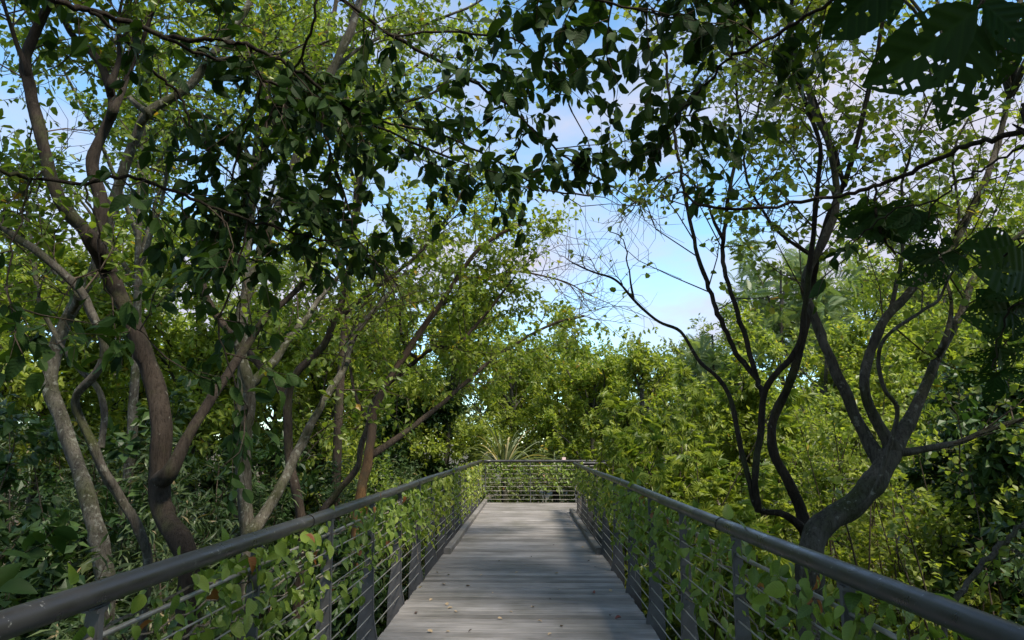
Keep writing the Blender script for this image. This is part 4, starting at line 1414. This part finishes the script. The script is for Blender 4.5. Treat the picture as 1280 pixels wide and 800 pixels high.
# left: lit trees beyond the thicket
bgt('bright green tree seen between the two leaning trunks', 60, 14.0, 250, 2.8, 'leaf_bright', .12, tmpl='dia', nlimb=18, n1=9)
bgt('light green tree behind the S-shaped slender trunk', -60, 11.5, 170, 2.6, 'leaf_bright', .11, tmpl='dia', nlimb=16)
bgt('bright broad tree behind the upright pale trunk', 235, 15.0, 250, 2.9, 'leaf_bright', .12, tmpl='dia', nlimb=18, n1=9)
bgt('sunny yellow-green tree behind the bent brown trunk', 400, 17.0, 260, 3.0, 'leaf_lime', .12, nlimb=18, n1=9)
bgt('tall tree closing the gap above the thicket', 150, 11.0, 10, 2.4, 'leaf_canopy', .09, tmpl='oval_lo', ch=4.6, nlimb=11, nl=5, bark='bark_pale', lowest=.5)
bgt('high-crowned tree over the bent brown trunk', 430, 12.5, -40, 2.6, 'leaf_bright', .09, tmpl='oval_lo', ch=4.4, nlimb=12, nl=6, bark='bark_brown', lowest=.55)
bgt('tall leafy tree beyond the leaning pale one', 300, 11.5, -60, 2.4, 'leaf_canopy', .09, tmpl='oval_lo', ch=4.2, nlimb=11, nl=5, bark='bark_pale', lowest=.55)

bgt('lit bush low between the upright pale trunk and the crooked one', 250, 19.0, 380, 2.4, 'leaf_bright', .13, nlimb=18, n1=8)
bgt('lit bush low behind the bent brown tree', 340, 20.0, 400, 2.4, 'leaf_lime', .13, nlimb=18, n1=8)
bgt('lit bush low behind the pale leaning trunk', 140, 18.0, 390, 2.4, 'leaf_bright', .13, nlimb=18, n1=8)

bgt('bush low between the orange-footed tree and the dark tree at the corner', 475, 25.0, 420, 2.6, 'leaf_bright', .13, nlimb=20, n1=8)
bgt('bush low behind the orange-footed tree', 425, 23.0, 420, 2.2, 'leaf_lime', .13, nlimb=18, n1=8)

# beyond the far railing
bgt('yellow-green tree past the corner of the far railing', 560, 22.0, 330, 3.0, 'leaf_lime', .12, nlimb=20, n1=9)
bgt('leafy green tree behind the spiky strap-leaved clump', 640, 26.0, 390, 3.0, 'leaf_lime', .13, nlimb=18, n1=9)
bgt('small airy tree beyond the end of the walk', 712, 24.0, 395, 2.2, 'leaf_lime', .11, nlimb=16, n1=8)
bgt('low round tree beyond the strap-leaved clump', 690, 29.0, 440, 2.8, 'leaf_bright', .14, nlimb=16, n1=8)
bgt('rounded green tree at the foot of the slope', 845, 30.0, 425, 3.2, 'leaf_far', .14, nlimb=20, n1=8)
bgt('dense dark tree at the left end of the far railing', 520, 22.0, 470, 1.8, 'leaf_deep', .13, nlimb=16, n1=8)
FS = iter(['dark shrub at the left end of the far railing', 'bright shrub behind the sunlit yellow vine', 'green shrub close behind the railing before the far corner', 'grey-green shrub behind the low strap-leaved clump', 'pale green shrub rising behind the spiky strap clump', 'bright shrub behind the far railing past the turn', 'tall grey-green shrub between spiky clump and dark tree', 'big yellow-green shrub beyond the far corner'])
for x, y, h, r, mt in ((-2.6, 20.6, 3.4, 1.3, 'leaf_deep'), (-4.4, 17.0, 3.8, 1.4, 'leaf_bright'), (-3.4, 15.4, 3.6, 1.0, 'leaf_canopy'), (2.0, 21.4, 3.9, 1.3, 'leaf_far'), (0.6, 22.2, 4.6, 1.4, 'leaf_far'), (3.6, 20.6, 4.4, 1.5, 'leaf_bright'), (-1.0, 22.5, 4.9, 1.5, 'leaf_far'), (-5.8, 19.8, 4.8, 1.8, 'leaf_lime')):
    shrub(next(FS), x, y, h, r, mt, 0.14, 'dia', nst=16, n1=8, n2=5, nl=6, group='shrubs behind the far railing')

bgt('yellow-green tree filling the low end of the sky gap', 800, 19.0, 425, 2.0, 'leaf_lime', .11, nlimb=18, n1=8)
bgt('slim light green tree just beyond the turn', 745, 21.0, 410, 1.8, 'leaf_bright', .10, nlimb=16, n1=7)

# right: compound-leaved bright shrubs and yellow-green slope
CS = iter(['bright shrub with leaflet fans beside the leafy vine at the kerb', 'shrub with leaflet fans behind the pale sunlit posts', 'tallest shrub with leaflet fans, reaching against the sky gap', 'shrub with leaflet fans at the turn of the boardwalk', 'small shrub with leaflet fans next to the red-leaved vine', 'slim shrub with leaflet fans hiding where the far railing runs on'])
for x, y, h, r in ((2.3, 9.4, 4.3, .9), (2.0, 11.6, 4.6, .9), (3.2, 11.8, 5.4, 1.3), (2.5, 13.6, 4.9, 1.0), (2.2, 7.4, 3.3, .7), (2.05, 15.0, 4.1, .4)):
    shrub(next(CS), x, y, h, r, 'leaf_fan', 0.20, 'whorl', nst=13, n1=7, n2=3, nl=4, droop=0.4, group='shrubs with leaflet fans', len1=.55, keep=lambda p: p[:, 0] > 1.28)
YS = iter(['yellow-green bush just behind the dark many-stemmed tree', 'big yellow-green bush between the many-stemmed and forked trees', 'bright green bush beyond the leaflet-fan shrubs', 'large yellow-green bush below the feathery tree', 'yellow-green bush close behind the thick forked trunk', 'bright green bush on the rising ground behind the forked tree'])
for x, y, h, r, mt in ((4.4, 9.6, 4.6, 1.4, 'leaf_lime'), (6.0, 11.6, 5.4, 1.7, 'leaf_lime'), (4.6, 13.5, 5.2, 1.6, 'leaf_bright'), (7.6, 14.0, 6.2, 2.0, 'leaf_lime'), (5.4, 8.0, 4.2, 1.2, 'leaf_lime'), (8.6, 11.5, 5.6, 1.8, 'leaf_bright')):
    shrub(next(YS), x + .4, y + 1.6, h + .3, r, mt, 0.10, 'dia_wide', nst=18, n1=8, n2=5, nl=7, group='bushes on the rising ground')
DS = iter(['dark glossy shrub at the slanting bare stem', 'dark glossy shrub behind the slanting bare stem', 'dark shrub under the side branch of the forked tree', 'low dark shrub at the foot of the forked tree', 'tall dark shrub behind the forked tree', 'small narrow-leaved shrub touching the broad-leaved vine'])
for x, y, h, r, mt in ((3.4, 3.6, 2.6, 1.0, 'leaf_deep'), (4.6, 4.6, 3.4, 1.2, 'leaf_deep'), (5.6, 6.2, 3.8, 1.3, 'leaf_deep'), (3.0, 5.2, 2.4, .9, 'leaf_deep'), (6.8, 8.2, 4.6, 1.5, 'leaf_deep'), (2.3, 3.0, 2.1, .6, 'leaf_narrow')):
    shrub(next(DS), x, y, h, r, mt, 0.14, 'oval_lo', nst=16, n1=8, n2=5, nl=7, group='dark shrubs below the railing')
LS = iter(['lime bush in front of the dark glossy shrubs by the bare stem', 'taller lime bush below the side branch of the forked tree', 'lime bush at the foot of the many-stemmed tree', 'small lime bush beside the slanting bare stem', 'thin lime bush behind the forked tree trunk'])
for x, y, h, r in ((2.9, 4.3, 3.1, .5), (3.5, 4.9, 3.6, .6), (2.6, 6.6, 3.2, .6), (3.9, 4.0, 3.0, .5), (3.4, 6.4, 3.9, .6)):
    shrub(next(LS), x, y, h, r, 'leaf_lime', 0.075, 'round_lo', nst=5, n1=4, n2=2, nl=4, group='lime bushes before the dark shrubs', singles=60, kind='round', len1=.35, len2=.2, lo=.5)
bgt('feathery palm-like tree with drooping fronds on the slope', 990, 22.0, 290, 2.3, 'leaf_frond', .45, tmpl='frond', nlimb=10, n1=4, n2=2, nl=1, ch=6.0, droop=.1)
bgt('second feathery tree lower on the slope', 900, 24.0, 385, 1.9, 'leaf_frond', .45, tmpl='frond', nlimb=9, n1=4, n2=2, nl=1, droop=.1)
bgt('pale green tree high on the slope', 1100, 26.0, 300, 3.4, 'leaf_bright', .13, nlimb=20, n1=9)
bgt('round-topped tree cresting the slope', 1170, 34.0, 232, 3.4, 'leaf_far', .16, nlimb=20, n1=8)
bgt('bright tree on the crest of the slope beside the round-topped one', 1270, 30.0, 238, 3.6, 'leaf_bright', .15, nlimb=20, n1=9)
bgt('yellow-green tree halfway up the slope', 1180, 19.0, 330, 2.8, 'leaf_lime', .12, nlimb=20, n1=9)
bgt('leafy tree low on the slope behind the forked tree', 1040, 18.0, 380, 2.4, 'leaf_lime', .12, nlimb=18, n1=9)
bgt('wide green tree at the foot of the rising ground', 1330, 15.0, 330, 2.8, 'leaf_bright', .12, nlimb=18, n1=9)
bgt('dark full tree standing beyond the glossy shrubs', 1290, 10.0, 430, 2.0, 'leaf_deep', .13, tmpl='oval_lo', nlimb=16, n1=8)
bgt('open lime tree above the compound-leaved shrubs', 930, 15.0, 400, 1.9, 'leaf_lime', .11, nlimb=14, n1=8)

# trees farther off closing the view, and unseen ones added to shade the walk
FAR = iter(['distant tree glimpsed past the S-shaped trunk', 'distant tree above the large narrow-leaved bush', 'distant tree between the crooked and leaning trunks', 'distant tree behind the upright pale trunk', 'distant tree behind the bent brown tree', 'distant tree low in the sky gap over the walk', 'distant tree behind the lower feathery tree', 'distant tree behind the feathery palm-like tree', 'distant tree on the ridge beyond the ribbed leaves', 'large distant tree on the slope beside the ridge', 'distant tree right above the far railing'])
for px, Y, py, cr in ((-250, 26, 200, 4), (-60, 30, 260, 4), (120, 28, 270, 3.8), (300, 32, 300, 4), (470, 36, 360, 4), (760, 48, 470, 4), (930, 46, 400, 4), (1050, 44, 300, 4.2), (1400, 36, 220, 4.5), (1330, 24, 280, 4), (600, 44, 440, 4)):
    bgt(next(FAR), px, Y, py, cr, 'leaf_far', .2, nlimb=18, n1=8, n2=5, nl=7, group='distant forest trees')
BK = iter(['unseen tree behind the ribbed-leaf tree, added for shade', 'tall unseen tree outside the ribbed-leaf tree, added for shade', 'tall unseen tree well back along the walk, added for shade', 'tall unseen tree set back from the walk, added for shade', 'unseen leafy tree across the walk behind the overhanging one', 'tallest unseen tree, added to shade the boardwalk', 'unseen tree just behind the ribbed-leaf trunk, added for shade'])
for x, y, h, cr in ((5.2, -2.6, 9.5, 3.0), (7.8, 1.2, 9.0, 2.8), (4.2, -6.5, 11, 3.4), (8.5, -4.5, 11, 3.2), (-4.6, -4.0, 9.5, 3.0), (5.0, 2.0, 12.0, 2.8), (3.2, -1.2, 11.0, 3.0)):
    crown_tree('forest_tree', next(BK), x, y, h, cr, 4.8, 'leaf_canopy', .14, tmpl='dia_wide', nlimb=18, n1=9, n2=5, nl=7, group='unseen trees added behind the photographer', lowest=.6, keep=None)

# strap-leaved clumps behind the far railing
for px, Y, h, n, R_, lab in ((630, 20.0, 5.7, 80, 2.0, 'spiky clump of long pale strap leaves behind the far railing'), (716, 27.5, 8.6, 40, 1.5, 'upright strap-leaved crown showing against the sky gap'), (694, 20.2, 5.2, 50, 1.6, 'low strap-leaved clump leaning over the far railing')):
    x = at(px, Y)
    b = np.array([x, Y, float(ground_z(x, Y)) - .1])
    root = thing('strap_leaf_plant', tuple(b), lab, 'plant', 'strap-leaved plants')
    c = b + np.array([0, 0, h * 0.62])
    MB().tube(spline([b, (b + c) / 2 + (.05, 0, 0), c], 4), np.linspace(.13, .09, 9), 9).obj('stem', M['bark_pale'], root)
    for k in range(n):
        an = rng.uniform(0, 2 * math.pi)
        el = rng.uniform(0.25, 1.35)
        L = R_ * rng.uniform(.75, 1.15)
        d = np.array([math.cos(an) * math.cos(el), math.sin(an) * math.cos(el), math.sin(el)])
        side = np.array([-math.sin(an), math.cos(an), 0])
        s = np.linspace(0, 1, 8)
        pts = c + d * (s * L)[:, None] + np.array([0, 0, -1]) * (s ** 2.4 * L * rng.uniform(.25, .7))[:, None]
        w = 0.032 * np.minimum(1, (1 - s) * 2.2 + 0.03)
        v = np.concatenate([pts - side * w[:, None] + (0, 0, .012), pts - (0, 0, .012), pts + side * w[:, None] + (0, 0, .012)])
        q = [[j * 8 + i, j * 8 + i + 1, (j + 1) * 8 + i + 1, (j + 1) * 8 + i] for j in range(2) for i in range(7)]
        MB().add(v, q).obj('blade', M['leaf_strap'], root, tint=rng.random())

# ------------------------------------------------------------------ fallen leaves on the deck
FL = {}
for nm, c in (('tan', (0.34, 0.25, 0.15)), ('dark', (0.045, 0.025, 0.018)), ('red', (0.16, 0.035, 0.022)), ('yellow', (0.42, 0.30, 0.06)), ('green', (0.10, 0.17, 0.03))):
    mt = plain_mat('fallen_' + nm, c, .6)
    FL[nm] = []
    for k in range(3):
        v, t, uv = leaf_tmpl('oval' if k else 'heart', 'hi', rng.uniform(.5, 1.0), rng.uniform(-.5, .4), rng.uniform(-.8, .8))
        v[:, 2] -= v[:, 2].min()
        FL[nm].append(MB().add(v, None, t).mesh('fallen_leaf', mt))
FLAB = {'tan': 'dry tan leaf curled on the grey planks', 'dark': 'dark brown shrivelled leaf lying on the planks', 'red': 'dark red dead leaf lying on the planks', 'yellow': 'yellow leaf fallen on the planks', 'green': 'small fresh green leaf dropped on the planks'}
spots = [(740, 741, 'red', .09), (777, 774, 'red', .10), (764, 772, 'dark', .07), (519, 768, 'dark', .07), (547, 716, 'yellow', .08), (562, 719, 'green', .07), (552, 731, 'tan', .08), (583, 733, 'tan', .08), (523, 735, 'yellow', .07), (541, 750, 'tan', .09),
         (559, 757, 'tan', .08), (566, 761, 'tan', .09), (572, 765, 'tan', .07), (628, 774, 'tan', .07), (664, 761, 'tan', .08), (672, 778, 'tan', .07), (686, 750, 'dark', .05), (698, 718, 'tan', .08), (729, 685, 'tan', .08), (737, 703, 'dark', .07),
         (744, 709, 'dark', .05), (764, 740, 'tan', .08), (610, 704, 'tan', .05), (648, 716, 'tan', .07), (603, 720, 'tan', .06), (615, 741, 'tan', .06), (692, 682, 'dark', .05), (663, 697, 'dark', .05), (642, 706, 'tan', .05), (708, 656, 'tan', .08),
         (602, 641, 'tan', .07), (700, 739, 'tan', .06), (637, 766, 'tan', .05), (540, 791, 'tan', .08), (562, 791, 'tan', .07), (700, 783, 'tan', .06), (625, 702, 'dark', .05), (590, 790, 'dark', .06), (690, 793, 'tan', .08)]
for px, py, nm, s in spots:
    d = FW * F + RT * (px - W / 2) + UP * (H / 2 - py)
    p = CAM + d * (-(CAM[2]) / d[2])
    o = bpy.data.objects.new('fallen_leaf', FL[nm][rng.integers(3)])
    o.location = (p[0], p[1], 0.003)
    o.rotation_euler = (0, 0, rng.uniform(0, 6.28))
    o.scale = (s * .62,) * 3
    COL.link(o)
    tag(o, FLAB[nm], 'leaf', 'fallen leaves on the boardwalk')

# small pale tag on the far rail
b = P(705, 574, YE + .06)
tag(MB().box((b[0], YE + .08, RZ + .066), (.10, .012, .07)).box((b[0], YE + .08, RZ + .034), (.05, .02, .012)).obj('rail_tag', plain_mat('pale_pink', (.75, .55, .55), .6, .05), None, origin=(b[0], YE + .08, RZ + .03), smooth_=False), 'small pale pink tag fixed on the far rail', 'tag')

for r_ in ROOTS:
    if '_o' in r_.keys():
        del r_['_o']
